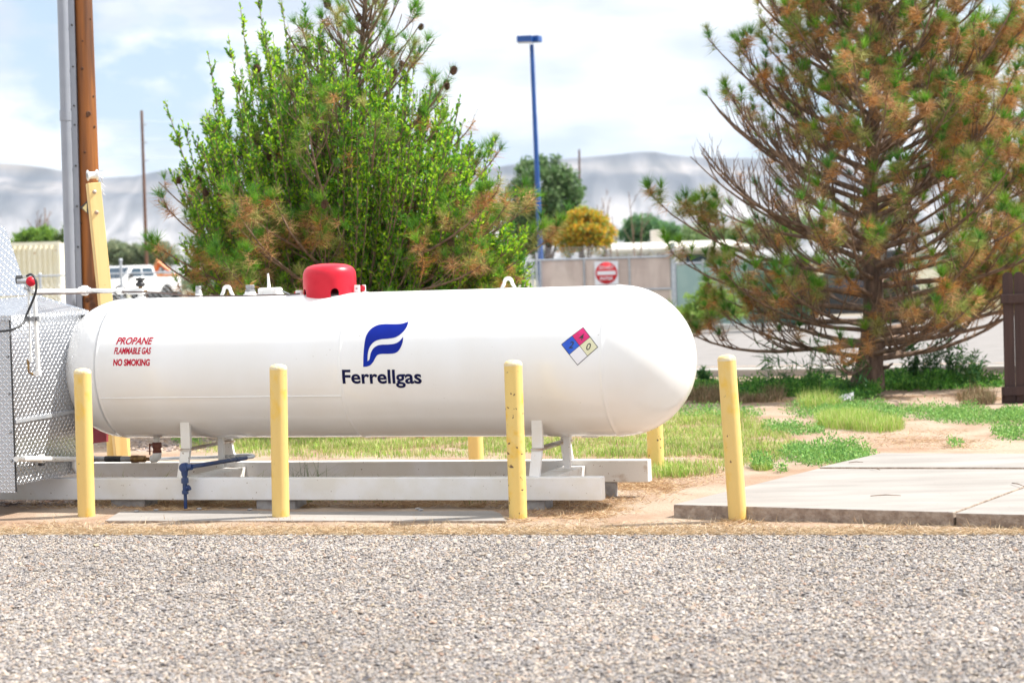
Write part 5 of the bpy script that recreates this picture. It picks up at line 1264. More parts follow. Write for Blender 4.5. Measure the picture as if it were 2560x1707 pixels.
# ================================================================== PINES
GREEN = np.array([(.12, .30, .03), (.17, .38, .035), (.08, .24, .035), (.24, .43, .04), (.06, .19, .045)])
OLIVE = np.array([(.30, .34, .09), (.40, .37, .13), (.23, .30, .07)])
BROWN = np.array([(.56, .30, .11), (.48, .26, .11), (.40, .22, .11), (.62, .42, .21), (.56, .25, .06)])
class Tufts:
    def __init__(s): s.B = []; s.D = []; s.L = []; s.C = []; s.W = []
    def fan(s, p, d, n, a0, a1, l0, l1, pal, back=0.0, droop=0.0, wd=.0042):
        d = nrm(np.array(d, float)); r = nrm(rng.normal(size=(n, 3))); r = nrm(r - (r @ d)[:, None] * d)
        a = np.radians(rng.uniform(a0, a1, n)); D = np.cos(a)[:, None] * d + np.sin(a)[:, None] * r; D[:, 2] -= droop * rng.uniform(.5, 1.2, n)
        s.B.append(p - d * rng.uniform(0, max(back, .001), n)[:, None]); s.D.append(D); s.L.append(rng.uniform(l0, l1, n)); s.W.append(np.full(n, wd))
        c = pal[rng.integers(0, len(pal))] * .6 + pal[rng.integers(0, len(pal), n)] * .4
        s.C.append(np.clip(c * rng.uniform(.75, 1.25, (n, 1)), 0, 1))
    def mesh(s, name, m, parent):
        V, F, C = needles_mesh(np.concatenate(s.B), np.concatenate(s.D), np.concatenate(s.L), np.concatenate(s.W), np.concatenate(s.C))
        return np_mesh(name, V, F, m, parent, C)
def interp_path(pts, z):
    zz = [p[2] for p in pts]; return V3(np.interp(z, zz, [p[0] for p in pts]), np.interp(z, zz, [p[1] for p in pts]), z)
UPV = V3(0, 0, 1)
def twig_path(p, d, L_, curl, n=5, wob=.10):
    """polyline starting along d and bending upwards by curl"""
    d = nrm(np.array(d, float)); P = [np.array(p, float)]; st = L_ / n
    for i in range(n):
        d = nrm(d + UPV * curl / n * (2.3 * (i / n) ** 1.3 if n > 6 else 1.0) + rng.normal(0, wob / n * 2, 3)); P.append(P[-1] + d * st)
    return P
def pine(root, tk_, trunk, rfun, reach, zlo, zhi, nwh, tuftp, brownp, rbase=.035, el=(2, 42), sub=1.0, nn=(46, 34), nl=(.10, .155), cone_at=None, nbr=(4, 6), bare=None, wd=.0042, bend=.75):
    segs = []; T = Tufts()
    def add(P, r0, r1):
        k = len(P) - 1
        for i in range(k): segs.append((P[i], P[i + 1], r0 + (r1 - r0) * i / k, r0 + (r1 - r0) * (i + 1) / k))
    def tuft(p, d, az, f):
        if rng.random() > tuftp(p) * tk_:
            return
        b = rng.random() < brownp(p)
        gscale = rng.uniform(.75, 1.15)
        if not (b and rng.random() < .38): T.fan(p, d, int(nn[0] * gscale), 8, 62, nl[0] * gscale, nl[1] * gscale, GREEN if rng.random() < .85 else OLIVE, .05, wd=wd)
        if b:
            m_ = BROWN if rng.random() < .70 else OLIVE
            T.fan(p - nrm(d) * .07, d, int(nn[1] * rng.uniform(.7, 1.4)), 40, 100, nl[0] * .9, nl[1] * 1.05, m_, rng.uniform(.06, .20), .30, wd=wd)
        elif rng.random() < .6:
            T.fan(p - nrm(d) * .05, d, int(nn[1] * .6), 35, 85, nl[0] * .9, nl[1], OLIVE if rng.random() < .5 else GREEN, .12, .1, wd=wd)
    def shoot(p, d, L_, r, dep, curl):
        P = twig_path(p, d, L_, curl, 4 if dep == 0 else 5); add(P, r, max(r * .45, .002)); e = P[-1] - P[-2]
        tuft(P[-1], e, 0, 0)
        if dep > 0:
            n_ = int(max(1, L_ / .17 * sub))
            for k in range(n_):
                t = rng.uniform(.35, .97); i = min(int(t * (len(P) - 1)), len(P) - 2); q = P[i] + (P[i + 1] - P[i]) * (t * (len(P) - 1) - i)
                ax = nrm(P[i + 1] - P[i]); sd = nrm(np.cross(ax, UPV)) * rng.choice((-1, 1))
                shoot(q, ax * .8 + sd * rng.uniform(.4, .9) + UPV * rng.uniform(-.1, .5), L_ * rng.uniform(.28, .5) * (1 - t * .35) + .05, r * .5, dep - 1, curl * 1.1)
    zs_ = np.linspace(zlo, zhi, nwh); az0 = rng.uniform(0, 6)
    for wi, z in enumerate(zs_):
        k = rng.integers(nbr[0], nbr[1] + 1); az0 += 1.1
        for j in range(k):
            az = az0 + 2 * math.pi * j / k + rng.normal(0, .22); zz = z + rng.normal(0, .05)
            f = (zz - zlo) / (zhi - zlo + 1e-6); hd = V3(math.cos(az), math.sin(az), 0)
            Lb = reach(zz, az) * rng.uniform(.82, 1.08)
            if Lb < .15: continue
            p0 = interp_path(trunk, zz); e0 = math.radians(el[0] + (el[1] - el[0]) * f + rng.normal(0, 5)); d = hd * math.cos(e0) + UPV * math.sin(e0)
            P = twig_path(p0, d, Lb * 1.12, bend * rng.uniform(.65, 1.2), 9, .16)
            rb = rbase * (.35 + .65 * min(1, Lb / 2.3)) * rng.uniform(.8, 1.15); add(P, rb, .006)
            tuft(P[-1], P[-1] - P[-2], az, 1)
            ns = int(Lb / .13 * sub)
            for m_ in range(ns):
                t = rng.uniform(.22, .98); i = min(int(t * 9), 8); q = P[i] + (P[i + 1] - P[i]) * (t * 9 - i); ax = nrm(P[i + 1] - P[i])
                sd = nrm(np.cross(ax, UPV)) * (1 if m_ % 2 else -1)
                shoot(q, ax * .75 + sd * rng.uniform(.35, .95) + UPV * rng.uniform(-.05, .35), (Lb * .42 * (1.08 - t) + .13) * rng.uniform(.7, 1.2), rb * .30 * (1.15 - t) + .0025, 1, bend * 1.05)
    # leader tufts
    tuft(trunk[-1], UPV, 0, 1)
    k = 46; P = [interp_path(trunk, trunk[0][2] + (trunk[-1][2] - trunk[0][2]) * i / k) for i in range(k + 1)]; Rr = [rfun(p[2]) for p in P]
    s = MB(); s.tube(P, Rr, 20); 
    for i, v in enumerate(s.v):
        c = P[min(i // 20, k)]; f_ = 1 + .10 * mnoise.noise((v[0] * 9, v[1] * 9, v[2] * 5)) + .06 * mnoise.noise((v[0] * 30, v[1] * 30, v[2] * 16)); s.v[i] = (c[0] + (v[0] - c[0]) * f_, c[1] + (v[1] - c[1]) * f_, v[2])
    tr = s.build('trunk', M['bark'], root)
    V, F = limbs(segs, 5); np_mesh('branches', V, F, M['twig'], root, smooth=True)
    T.mesh('crown', M['needles'], root)
    return segs
def cone_mesh():
    s = MB(); V = []; F = []
    for i in range(9):
        z = -.035 + .075 * i / 8; r = .030 * math.sin(math.pi * (i + .8) / 10) ** .7
        for k in range(7):
            a = 2 * math.pi * (k + .5 * (i % 2)) / 7; c = V3(math.cos(a) * r, math.sin(a) * r, z); o = V3(math.cos(a), math.sin(a), .5) * .012; t = V3(-math.sin(a), math.cos(a), 0) * .011
            s.add([c - t - o * .5, c + t - o * .5, c + o + UPV * .004, c - UPV * .006 + o * .3], [(0, 1, 2), (0, 3, 1), (1, 3, 2), (2, 3, 0)])
    s.lathe([(1e-4, -.04), (.018, -.03), (.024, 0), (.014, .03), (1e-4, .042)], (0, 0, 0), n=8)
    return s
# ---- right pine
SD = (13, 23, 33)
rng = np.random.default_rng(int(SD[0]))
RT = at(2163, 980); RD = RT[1]
rp_root = empty('pine_tree', (RT[0], RT[1], 0), 'tall ponderosa-like pine with brown and green needle tufts and bare arching branches', 'pine tree')
rp_root['label'] = 'large pine right of the tank with green and orange needle tufts and bare arching branches'
rtr = [atd(x, y, RD) for x, y in ((2166, 985), (2176, 900), (2184, 800), (2182, 690), (2172, 560), (2178, 430), (2185, 300), (2188, 150), (2192, -20), (2196, -190), (2198, -300))]
rtr[0][2] = -.05
def rr(z): return float(np.interp(z, [-.1, .1, .35, .9, 1.6, 2.6, 4, 5.6, 7.2], [.27, .225, .175, .135, .12, .095, .07, .04, .012]))
def zof(y): return atd(2180, y, RD)[2]
RZ = [(zof(880), 2.3), (zof(800), 2.55), (zof(700), 2.6), (zof(560), 2.5), (zof(460), 2.4), (zof(350), 2.2), (zof(220), 1.95), (zof(100), 1.7), (zof(-60), 1.4), (zof(-200), .7), (zof(-300), .2)]
RZ = sorted(RZ)
def reach_r(z, az):
    b = float(np.interp(z, [q[0] for q in RZ], [q[1] for q in RZ])); c = math.cos(az)
    return b * (1 + (.16 if c > 0 else 0) * c * (1 if z < zof(250) else .3))
def tp_r(p):
    x = p[0] - RT[0]; z = p[2]
    left = sstep(.1, 1.2, -x); mid = math.exp(-((z - zof(400)) / 1.1) ** 2)
    dens = .76 - .54 * left * mid - .2 * left
    if abs(x) < .7 and z < zof(420): dens = .42
    if z < zof(620) and x < .2: dens = min(dens, .45)
    if x < -1.75 and z < zof(440): dens = .92
    return dens
def bp_r(p):
    x = p[0] - RT[0]; z = p[2]
    return .80 + (.1 if z > zof(330) and x > -.6 else 0) - (.2 if x < -1.7 else 0)
pine(rp_root, .80, rtr, rr, reach_r, zof(900), zof(-285), 31, tp_r, bp_r, rbase=.042, el=(3, 50), sub=.85, nn=(72, 66), nl=(.125, .19), nbr=(4, 5), wd=.0062, bend=.8)
s = MB(); q = interp_path(rtr, .42); s.tube([q, q + V3(-.22, -.1, .03), q + V3(-.30, -.12, -.04), q + V3(-.36, -.14, -.10)], [.05, .035, .02, .008], 8); s.tube([q - V3(0, 0, .12), q + V3(.2, -.12, -.10), q + V3(.26, -.14, -.05)], [.04, .022, .012], 8); s.build('broken_stub', M['bark'], rp_root)
# second pine, mostly out of frame
R2 = at(2790, 960); r2 = empty('pine_tree', (R2[0] + .1, R2[1] + 2, 0), 'pine at the right edge of the photo, mostly outside it, behind the picket fence', 'pine tree')
t2 = [V3(R2[0] + .1, R2[1] + 2, -.05), V3(R2[0] + .2, R2[1] + 2, 2), V3(R2[0] + .15, R2[1] + 2, 5.4)]
pine(r2, 1.0, t2, lambda z: max(.02, .16 - .025 * z), lambda z, a: max(.25, 2.3 - .33 * z), .9, 5.3, 14, lambda p: 1.0, lambda p: .5, rbase=.035, sub=.8, nn=(60, 50), nl=(.125, .19), wd=.0065)

rng = np.random.default_rng(int(SD[1]))
# ---- left pine, grown through by a leafy tree
LDp = 21.5
lt0 = atd(872, 1080, LDp); lt0[2] = 0
lp_root = empty('pine_tree', lt0, 'shorter pine with cones and brown needles, mixed with the leafy tree behind the tank', 'pine tree')
ltr = [atd(x, y, LDp) for x, y in ((872, 1085), (872, 700), (880, 520), (868, 400), (860, 280), (905, 110), (912, 0), (914, -40))]
ltr[0][2] = -.05
def zl(y): return atd(880, y, LDp)[2]
LZ = sorted([(zl(960), 1.9), (zl(820), 2.0), (zl(700), 2.0), (zl(600), 1.7), (zl(500), 1.45), (zl(400), 1.35), (zl(300), 1.1), (zl(200), .85), (zl(100), .65), (zl(0), .42), (zl(-40), .2)])
def reach_l(z, az):
    b = float(np.interp(z, [q[0] for q in LZ], [q[1] for q in LZ])); c = math.cos(az)
    return b * (1 - .12 * max(0, -c) * (1 if z > zl(450) else 0)) * (1 + .08 * max(0, c) * (1 if z < zl(600) else 0))
def bp_l(p): return .70 if p[2] < zl(420) else .18
segl = pine(lp_root, 1.0, ltr, lambda z: float(np.interp(z, [0, 1, 2.5, 4, 4.9], [.14, .11, .06, .03, .012])), reach_l, zl(1010), zl(-35), 25, lambda p: .90 if p[2] < zl(480) else .36, bp_l, rbase=.028, el=(-2, 50), sub=.78, nn=(60, 50), nl=(.11, .165), wd=.0052, nbr=(4, 6), bend=.75)
cm = None
SE = np.array([q[1] for q in segl])
for x, y, dy in ((1068, 45, -.3), (1158, 188, -.2), (1158, 202, -.2), (1136, 212, -.2), (1124, 224, -.3), (1003, 142, -.2), (978, 174, -.2), (813, 22, -.1), (758, 130, -.3), (652, 160, -.3), (1036, 278, -.5), (1052, 278, -.5), (910, 384, -.8), (464, 414, -.3), (475, 410, -.3), (523, 432, -.3), (516, 482, -.4), (550, 475, -.4), (678, 398, -.7), (628, 305, -.3), (1188, 446, -.4), (820, 506, -1.1), (1190, 560, -.6), (1130, 598, -.8), (900, 66, -.2), (884, 38, -.2), (850, 60, -.1), (525, 400, -.4)):
    P = atd(x, y, LDp + dy); near = SE[np.argmin(np.linalg.norm((SE - P) * V3(1, .35, 1), axis=1))]; P = near + V3(.02, -.03, -.02)
    if cm is None: o = cone_mesh().build('pine_cone', M['cone'], None); cm = o; o.parent = lp_root
    else: o = cm.copy(); COL.objects.link(o); o.parent = lp_root
    o.location = Vector(P - np.array(worldloc(lp_root))); o.rotation_euler = (rng.uniform(-.6, .6), rng.uniform(-.6, .6), rng.uniform(0, 6)); k_ = rng.uniform(.85, 1.15); o.scale = (k_, k_, k_)

rng = np.random.default_rng(int(SD[2]))
# leafy tree
root = atd(850, 1080, LDp + .25); root[2] = 0
lf = empty('leafy_tree', root, 'bright green small leaved tree with long whips growing through the shorter pine', 'tree')
LEAFC = np.array([(.25, .50, .02), (.36, .60, .025), (.14, .34, .03), (.44, .66, .04), (.08, .23, .035), (.10, .28, .03)])
segs = []; LB = []; LDr = []; LC = []
def whip(P, r0, nl_, bright):
    for i in range(len(P) - 1): segs.append((P[i], P[i + 1], r0 * (1 - i / len(P)) + .0018, r0 * (1 - (i + 1) / len(P)) + .0018))
def leafing(P, t0, step, bright):
    P = np.array(P); seg = np.linalg.norm(np.diff(P, axis=0), axis=1); tot = seg.sum(); cum = np.concatenate([[0], np.cumsum(seg)])
    for dist in np.arange(t0 * tot, tot, step):
        i = min(np.searchsorted(cum, dist) - 1, len(P) - 2); i = max(i, 0); q = P[i] + (P[i + 1] - P[i]) * ((dist - cum[i]) / (seg[i] + 1e-9)); d = nrm(P[i + 1] - P[i])
        sd = nrm(rng.normal(size=3)); LB.append(q); LDr.append(d * .7 + sd * .75 + V3(0, 0, .1)); LC.append(bright)
tg = []
# crown outline seen from the front: (x, y) of whip tips
OUT = [(412, 252), (455, 300), (425, 428), (520, 132), (535, 205), (480, 330), (600, 10), (640, -40), (570, 90), (700, -30), (760, 10), (800, 60), (660, 60), (730, 120), (860, 100), (930, 60), (985, 80), (960, 160), (1040, 120), (1080, 190), (1120, 250), (1150, 245), (1095, 300), (1180, 330), (1238, 350), (1250, 420), (1210, 440), (1160, 400), (1290, 470), (1310, 600), (1335, 660), (1280, 560)]
for (x, y) in OUT: tg.append((x, y, rng.uniform(-.5, .6), 1.0))
for _ in range(270):
    a = rng.uniform(0, 1); x = rng.uniform(480, 1230)
    ytop = np.interp(x, [480, 560, 640, 760, 900, 1020, 1100, 1180, 1240, 1320], [330, 190, 90, 60, 90, 150, 220, 320, 430, 560])
    y = ytop + rng.uniform(10, 400) ** 1.0 * rng.uniform(.2, 1); y = min(y, 690)
    tg.append((x, y, rng.uniform(-1.3, 1.3), .9))
for _ in range(34): tg.append((rng.uniform(430, 620), rng.uniform(400, 680), rng.uniform(-1.0, .9), .9))
for _ in range(80): tg.append((rng.uniform(1150, 1330), rng.uniform(560, 720), rng.uniform(-1.0, .7), .9))
for (x, y, dy, br) in tg:
    tip = atd(x, y, LDp + dy); b = root + V3(rng.normal(0, .12), rng.normal(0, .12), 0)
    mid_ = b * .55 + tip * .45; mid_[2] = b[2] + (tip[2] - b[2]) * .36 if tip[2] > 2.4 else b[2] + (tip[2] - b[2]) * .55
    mid_[0] = b[0] + (tip[0] - b[0]) * rng.uniform(.35, .6); P = [b, b * .7 + mid_ * .3 + V3(0, 0, .1), mid_, (mid_ + tip) / 2 + (V3(tip[0] - b[0], 0, 0) * .06), tip]
    P = [np.array(q) for q in catmull(P, 4)]
    whip(P, .018, 0, br); leafing(P, .42, .020, br)
    L_ = np.linalg.norm(tip - b); k = int(L_ * rng.uniform(6.5, 9.5))
    for _ in range(k):
        t = rng.uniform(.32, .97); i = min(int(t * (len(P) - 1)), len(P) - 2); q = P[i]; ax = nrm(P[i + 1] - P[i])
        d = nrm(ax * .8 + nrm(rng.normal(size=3)) * .6 + V3(0, 0, .25)); l2 = rng.uniform(.22, .55) * (1.25 - t)
        Q = twig_path(q, d, l2, .35, 4); whip(Q, .005, 0, br); leafing(Q, .1, .0115, br)
V, F = limbs(segs, 4); np_mesh('branches', V, F, M['twig'], lf)
LB = np.array(LB); LDr = np.array(LDr); n = len(LB)
c = LEAFC[rng.integers(0, len(LEAFC), n)] * rng.uniform(.8, 1.2, (n, 1))
V, F, C = leaves_mesh(LB, LDr, rng.uniform(.038, .068, n), rng.uniform(.019, .034, n), c)
np_mesh('crown', V, F, M['leaves'], lf, C)
print('leaves', n)
# ================================================================== GRASS, WEEDS, STRAW
rng = np.random.default_rng(5)
def blades(name, P, H, W, C, label, lean=.45, m='grass', kind='stuff', parent=None, cat='grass'):
    n = len(P); a = rng.uniform(0, 2 * np.pi, n); ld = np.stack([np.cos(a), np.sin(a), np.zeros(n)], -1); sd = np.stack([-np.sin(a + .4), np.cos(a + .4), np.zeros(n)], -1)
    k = rng.uniform(.1, 1, n) * lean
    p1 = P + UPV * (H * .55)[:, None] + ld * (H * k * .35)[:, None]; p2 = P + UPV * (H * (1 - k * .35))[:, None] + ld * (H * k * 1.1)[:, None]
    w = (W / 2)[:, None]
    V = np.stack([P - sd * w, P + sd * w, p1 + sd * w * .8, p1 - sd * w * .8, p2 + sd * w * .15, p2 - sd * w * .15], 1).reshape(-1, 3)
    b = np.arange(n)[:, None, None] * 6; F = (b + np.array([[0, 1, 2, 3], [3, 2, 4, 5]])[None]).reshape(-1, 4)
    o = np_mesh(name, V, F, M[m], parent, np.repeat(C, 6, 0))
    if parent is None: tagp(o, label, cat, kind=kind)
    return o
def ell(x, y, rx, ry, n):
    """n points in the ground ellipse seen at pixel (x, y)"""
    c = at(x, y); a = at(x + rx, y); b = at(x, y - ry); e = at(x, y + ry); t = rng.uniform(0, 2 * np.pi, n); r = np.sqrt(rng.uniform(0, 1, n)); r = r * rng.uniform(.85, 1.15, n)
    ud, vd = a - c, (b - e) / 2
    return c + ud * (r * np.cos(t))[:, None] + vd * (r * np.sin(t))[:, None]
LAWN = [(.24, .40, .055), (.31, .45, .07), (.17, .33, .045), (.42, .46, .15), (.52, .46, .24), (.50, .40, .22)]
P = []; 
for x, y, rx, ry, n in ((760, 1118, 260, 30, 9000), (1050, 1112, 330, 34, 15000), (1400, 1110, 330, 40, 17000), (1700, 1120, 200, 55, 16000), (1800, 1090, 160, 50, 9000), (1880, 1120, 110, 38, 5000), (1780, 1050, 110, 22, 3800), (1600, 1060, 220, 22, 6000), (1560, 1165, 60, 14, 1200), (1700, 1185, 90, 14, 1400), (560, 1125, 110, 16, 1300)):
    P.append(ell(x, y, rx, ry, n))
P = np.concatenate(P); nz_ = vnoise(P[:, 0], P[:, 1], 1.1, 9) + .5 * vnoise(P[:, 0], P[:, 1], 3.5, 4); P = P[(nz_ > -.16 + .10 * rng.normal(size=len(P)))]; n = len(P); P[:, 2] = .015
tone = np.clip(.5 + .8 * vnoise(P[:, 0], P[:, 1], .9, 6), 0, 1)
C = 1.1 * palette(n, LAWN, .34) * (1 - .15 * tone[:, None]) 
blades('lawn_grass', P, rng.uniform(.022, .068, n) * (.7 + .9 * np.clip(vnoise(P[:, 0], P[:, 1], 2.8, 41) + .4, 0, 1)) * (1 + .6 * (rng.random(n) > .94)), rng.uniform(.0035, .007, n), C, 'bright yellow green grass behind and right of the tank', .6)
# low grey-green weeds in patches
P = []; 
for x, y, rx, ry, n in ((1790, 1042, 120, 12, 2600), (1985, 1082, 75, 13, 2200), (2050, 1146, 100, 24, 4200), (2130, 1150, 60, 20, 1500), (2060, 1035, 100, 18, 3200), (2130, 1032, 110, 24, 4200), (2320, 1040, 110, 14, 2800), (2450, 1048, 130, 20, 4800), (2540, 1085, 60, 26, 2600), (2530, 1050, 60, 20, 1800), (1905, 1172, 28, 9, 600), (2200, 1058, 60, 20, 1200), (2390, 1120, 22, 5, 160), (1955, 1185, 14, 5, 120), (470, 1110, 40, 10, 500), (1470, 1207, 60, 8, 350)):
    P.append(ell(x, y, rx, ry, n))
P = np.concatenate(P); n = len(P); nz_ = vnoise(P[:, 0], P[:, 1], 2.2, 19) + .6 * vnoise(P[:, 0], P[:, 1], 6, 14); k = nz_ > -.25; P = P[k]; hgt = (.05 + .11 * np.clip(nz_[k] + .3, 0, 1)); n = len(P)
P[:, 2] = rng.uniform(.01, 1, n) * hgt
V, F, C = leaves_mesh(P, rng.normal(size=(n, 3)) + V3(0, 0, .7), rng.uniform(.018, .045, n), rng.uniform(.009, .018, n), palette(n, [(.20, .40, .09), (.16, .34, .08), (.27, .45, .12), (.12, .27, .07)], .2))
tagp(np_mesh('low_weeds', V, F, M['grass'], colors=C), 'low grey green weeds in patches over the sandy yard', 'weeds', kind='stuff')
# tufted grass clumps
P = []; H = []
for x, y, rx, ry, n, h in ((2120, 1066, 75, 14, 3600, .20), (2190, 1075, 70, 12, 2200, .17), (2045, 1020, 50, 14, 1500, .24), (1905, 1175, 26, 7, 700, .08), (1640, 1190, 60, 12, 700, .12), (1690, 1195, 30, 6, 300, .14)):
    q = ell(x, y, rx, ry, n); P.append(q); H.append(rng.uniform(.5, 1, n) * h)
P = np.concatenate(P); H = np.concatenate(H); n = len(P); P[:, 2] = .01
blades('tufted_grass', P, H, rng.uniform(.003, .006, n), palette(n, [(.30, .46, .07), (.40, .50, .12), (.22, .40, .06), (.50, .46, .20)], .2), 'taller fine grass tufts on the sandy yard', .7)
# dark undergrowth along the edge under the pine
P = []
for x, y, rx, ry, n in ((1900, 985, 170, 14, 9000), (2050, 985, 130, 16, 9000), (2280, 965, 140, 14, 9000), (2420, 968, 90, 10, 4000), (1790, 972, 60, 8, 1600), (2120, 992, 80, 10, 3000)):
    P.append(ell(x, y, rx, ry, n))
P = np.concatenate(P); nz_ = vnoise(P[:, 0], P[:, 1], 1.6, 29); P = P[nz_ > -.22 + .08 * rng.normal(size=len(P))]; n = len(P); hh = .04 + .26 * np.clip(vnoise(P[:, 0], P[:, 1], 1.6, 29) + .25, 0, 1); P[:, 2] = rng.uniform(0, 1, n) * hh
V, F, C = leaves_mesh(P, rng.normal(size=(n, 3)) + V3(0, 0, .8), rng.uniform(.03, .08, n), rng.uniform(.014, .03, n), palette(n, [(.08, .24, .04), (.12, .32, .05), (.06, .18, .04), (.20, .40, .07)], .25))
tagp(np_mesh('undergrowth', V, F, M['leaves'], colors=C), 'dark green weeds along the yard edge around the pine trunk', 'undergrowth', kind='stuff')
P = np.concatenate([ell(1800, 1003, 95, 12, 7000), ell(1900, 1000, 60, 10, 2500), ell(2440, 1005, 45, 16, 3000)]); nz_ = vnoise(P[:, 0], P[:, 1], 2.6, 33); P = P[nz_ > -.12]; nz_ = nz_[nz_ > -.12]; n = len(P); P[:, 2] = .01
blades('dead_brush', P, rng.uniform(.25, 1, n) * (.12 + .26 * np.clip(nz_ + .1, 0, 1)), rng.uniform(.003, .007, n), palette(n, [(.28, .19, .11), (.20, .13, .08), (.36, .27, .16), (.14, .15, .06)], .25), 'dry brown brush at the yard edge right of the tank', .8, m='straw', cat='brush')
# tall weeds: stems with long leaves
def tall_weed(x, y, h, label, n=6, grassy=True):
    b = at(x, y); e = empty('tall_weed', b, label, 'weed', 'tall weeds in front of the road'); segs = []; LP = []; LDv = []
    for i in range(n):
        p = b.copy(); P = twig_path(p, V3(rng.normal(0, .3), rng.normal(0, .2), 1), h * rng.uniform(.6, 1.05), -.25, 7, .2)
        for k in range(7): segs.append((P[k], P[k + 1], .005 * (1 - k / 9), .005 * (1 - (k + 1) / 9)))
        for k in range(2, 8):
            for _ in range(2 if grassy else 6): q = P[k]; LP.append(q); LDv.append(nrm(rng.normal(size=3)) + V3(0, 0, .1 if grassy else .4))
    V, F = limbs(segs, 4); np_mesh('stems', V, F, M['grass'], e, np.tile(V3(.09, .20, .05), (len(V), 1)))
    LP = np.array(LP); LDv = np.array(LDv); k = len(LP); l_ = rng.uniform(.10, .26, k) if grassy else rng.uniform(.05, .11, k)
    V, F, C = leaves_mesh(LP, LDv - V3(0, 0, .3 if grassy else 0), l_, l_ * (.09 if grassy else .22), palette(k, [(.05, .16, .06), (.08, .21, .06), (.12, .25, .06)], .2))
    np_mesh('leaves', V, F, M['leaves'], e, C)
for i, (x, y, h) in enumerate(((1935, 985, .72), (1968, 990, .80), (2015, 988, .74), (2052, 985, .66), (2100, 990, .78), (2128, 985, .66), (2165, 992, .5))):
    tall_weed(x, y, h, ['tall thin weed at the left end of the row before the pine', 'tall weed with drooping blades second in the row before the pine', 'tall weed third in the row left of the pine trunk', 'shorter weed midway along the row left of the pine trunk', 'tall weed just left of the pine trunk', 'thin weed touching the left side of the pine trunk', 'low weed growing in front of the pine trunk'][i], 5)
for i, (x, y, h, lab) in enumerate(((2330, 965, .75, 'bushy green weed under the right branches of the large pine'), (2380, 968, .72, 'bushy weed in the middle right of the pine trunk'), (2290, 968, .5, 'lower bushy weed just right of the pine trunk'), (2430, 972, .45, 'bushy weed nearest the picket fence'), (1760, 975, .28, 'small leafy weed right of the tank end'))):
    tall_weed(x, y, h, lab, 14, False)
# tufts poking up between the skid beams
def grass_tuft(x, y, z, n, h, label, dark=True):
    b = ptn(x, y, .05 if y < 1190 else .5); b[2] = 0
    P = b + rng.normal(0, .05, (n, 3)) * V3(1.3, .5, 0); P[:, 2] = 0
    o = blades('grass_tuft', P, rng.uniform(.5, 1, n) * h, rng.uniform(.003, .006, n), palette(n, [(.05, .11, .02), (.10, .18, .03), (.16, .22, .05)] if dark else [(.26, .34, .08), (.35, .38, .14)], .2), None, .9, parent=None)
    for k in ('kind',):
        if k in o: del o[k]
    tagp(o, label, 'grass tuft', 'grass tufts among the skid beams')
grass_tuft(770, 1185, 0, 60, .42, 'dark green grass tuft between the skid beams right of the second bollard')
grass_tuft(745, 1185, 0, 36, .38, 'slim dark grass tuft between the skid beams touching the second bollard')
grass_tuft(625, 1185, 0, 16, .36, 'pale grass stems between the beams left of the second bollard', False)
grass_tuft(378, 1185, 0, 16, .34, 'thin dry grass stems under the left elbow pipe', False)
grass_tuft(870, 1186, 0, 16, .32, 'small pale grass tuft between the beams below the logo', False)
grass_tuft(950, 1186, 0, 10, .28, 'few thin stems between the beams right of the logo', False)
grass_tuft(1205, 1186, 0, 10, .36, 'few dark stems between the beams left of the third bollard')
grass_tuft(265, 1185, 0, 18, .30, 'green stems between the beams right of the leftmost bollard', False)
# straw and pine litter strip along the gravel edge
N = 56000; u_ = rng.uniform(-.5, 1.45, N); q0_ = at(0, 1300); 
P = gA + (gB - gA) * u_[:, None]; P[:, 2] = 0; off = np.abs(rng.normal(0, .42, N)) * (.7 + .5 * vnoise(P[:, 0], P[:, 1], 1.2, 8)) - .07
P = P - gn * off[:, None]; P[:, 2] = .012
def litter(name, P, label, cols, l0=.03, l1=.10, w0=.002, w1=.004, flat=.16):
    n = len(P); D = rng.normal(size=(n, 3)); D[:, 2] = np.abs(D[:, 2]) * flat; V, F, C = leaves_mesh(P, D, rng.uniform(l0, l1, n), rng.uniform(w0, w1, n), palette(n, cols, .2)); tagp(np_mesh(name, V, F, M['straw'], colors=C), label, 'litter', kind='stuff')
P = np.concatenate([P, ptn(800, 1262, .38) * 0 + ell(800, 1258, 820, 5, 9000)]); P[:, 2] = .012
STR = [(.52, .41, .27), (.46, .34, .21), (.60, .50, .36), (.34, .23, .13), (.48, .32, .18)]
litter('dry_straw', P, 'dry straw and pine needle litter along the edge of the gravel', STR)
P = np.concatenate([ell(1560, 1230, 130, 30, 7000), ell(1420, 1285, 180, 16, 6000), ell(1700, 1200, 150, 22, 4500), ell(2100, 1090, 300, 30, 5000), ell(2300, 1115, 200, 16, 3500), ell(1000, 1262, 620, 12, 15000), ell(300, 1270, 260, 14, 5000), ell(2000, 1010, 200, 10, 4000), ell(2350, 1000, 160, 8, 3500), ell(1700, 1110, 240, 50, 12000), ell(1100, 1112, 400, 30, 8000), ell(1846, 1310, 40, 6, 500), ell(1296, 1308, 40, 6, 400), ell(702, 1308, 40, 6, 400)])
P[:, 2] = .014
litter('pine_litter', P, 'brown pine needle litter scattered on the dirt under and beside the skid', [(.52, .36, .20), (.42, .26, .14), (.62, .47, .29), (.34, .20, .11)], .03, .10)
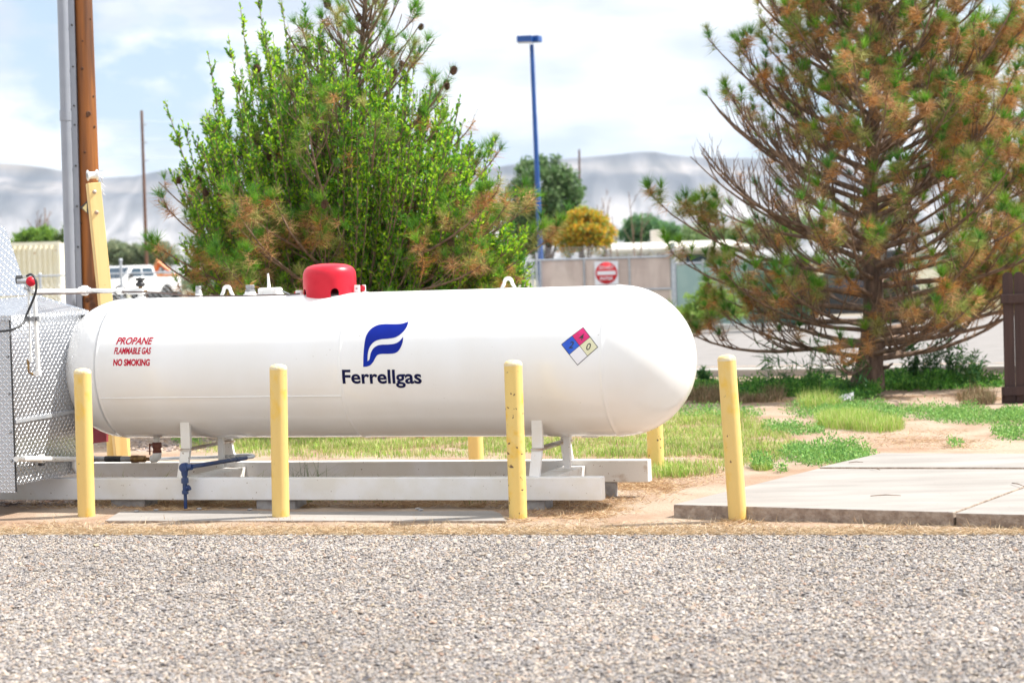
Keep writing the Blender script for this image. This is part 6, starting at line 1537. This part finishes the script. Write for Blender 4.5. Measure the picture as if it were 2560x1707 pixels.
# loose rocks behind the left end of the tank and strays on the strip
P = np.concatenate([ell(420, 1108, 200, 22, 2600), ell(80, 1262, 150, 10, 900), ell(700, 1100, 120, 8, 300)]); sz = rng.uniform(.012, .034, len(P)); P[:, 2] = sz * .3
stones('rubble', P, sz, stone_tints(len(P)) * V3(1.05, .92, .85), 'brownish rubble stones behind and under the left end of the tank')
P = np.concatenate([ell(700, 1308, 900, 12, 500), ell(1900, 1325, 700, 12, 350), ell(2150, 1120, 350, 40, 260), ell(1500, 1260, 260, 30, 200)]); sz = rng.uniform(.006, .013, len(P)); P[:, 2] = .012
stones('stray_pebbles', P, sz, stone_tints(len(P)) * V3(.9, .8, .75), 'stray pebbles scattered over the dirt and straw')
for i, (x, y) in enumerate(((341, 1279), (390, 1276), (498, 1273), (625, 1275), (1045, 1273), (1052, 1276))):
    q = at(x, y, .036); s = MB(); s.lathe([(1e-4, -.004), (.012, 0), (.014, .006), (.008, .011), (1e-4, .012)], q, n=7); 
    for j, v in enumerate(s.v): s.v[j] = (q[0] + (v[0] - q[0]) * (1.5 + .3 * math.sin(j)), v[1], v[2] + .001)
    o = s.build('pebble', M['block']); tagp(o, ['dark pebble on the concrete strip, leftmost of the row', 'dark pebble on the strip right of the leftmost one', 'dark pebble on the strip left of the second bollard', 'pebble on the strip beside the second bollard', 'pebble on the concrete strip toward the third bollard', 'pebble touching its neighbour on the strip toward the third bollard'][i], 'pebble', 'pebbles lying on the concrete strip')
# fallen sticks and twigs on the slab
for i, (x, y, x2, y2) in enumerate(((2176, 1239, 2252, 1238), (2178, 1170, 2200, 1174), (2530, 1207, 2560, 1215), (2122, 1156, 2158, 1155))):
    a, b = at(x, y, ZS + .012), at(x2, y2, ZS + .012); s = MB(); s.tube([a, (a + b) / 2 + V3(0, 0, .006), b], [.003, .0035, .002], 5); o = s.build('fallen_stick', M['twig'])
    tagp(o, ['long thin stick lying across the middle of the large slab', 'short curled twig near the back of the large slab', 'stick lying at the right edge of the large slab', 'thin stick on the rear corner of the slabs'][i], 'stick', 'sticks lying on the concrete')
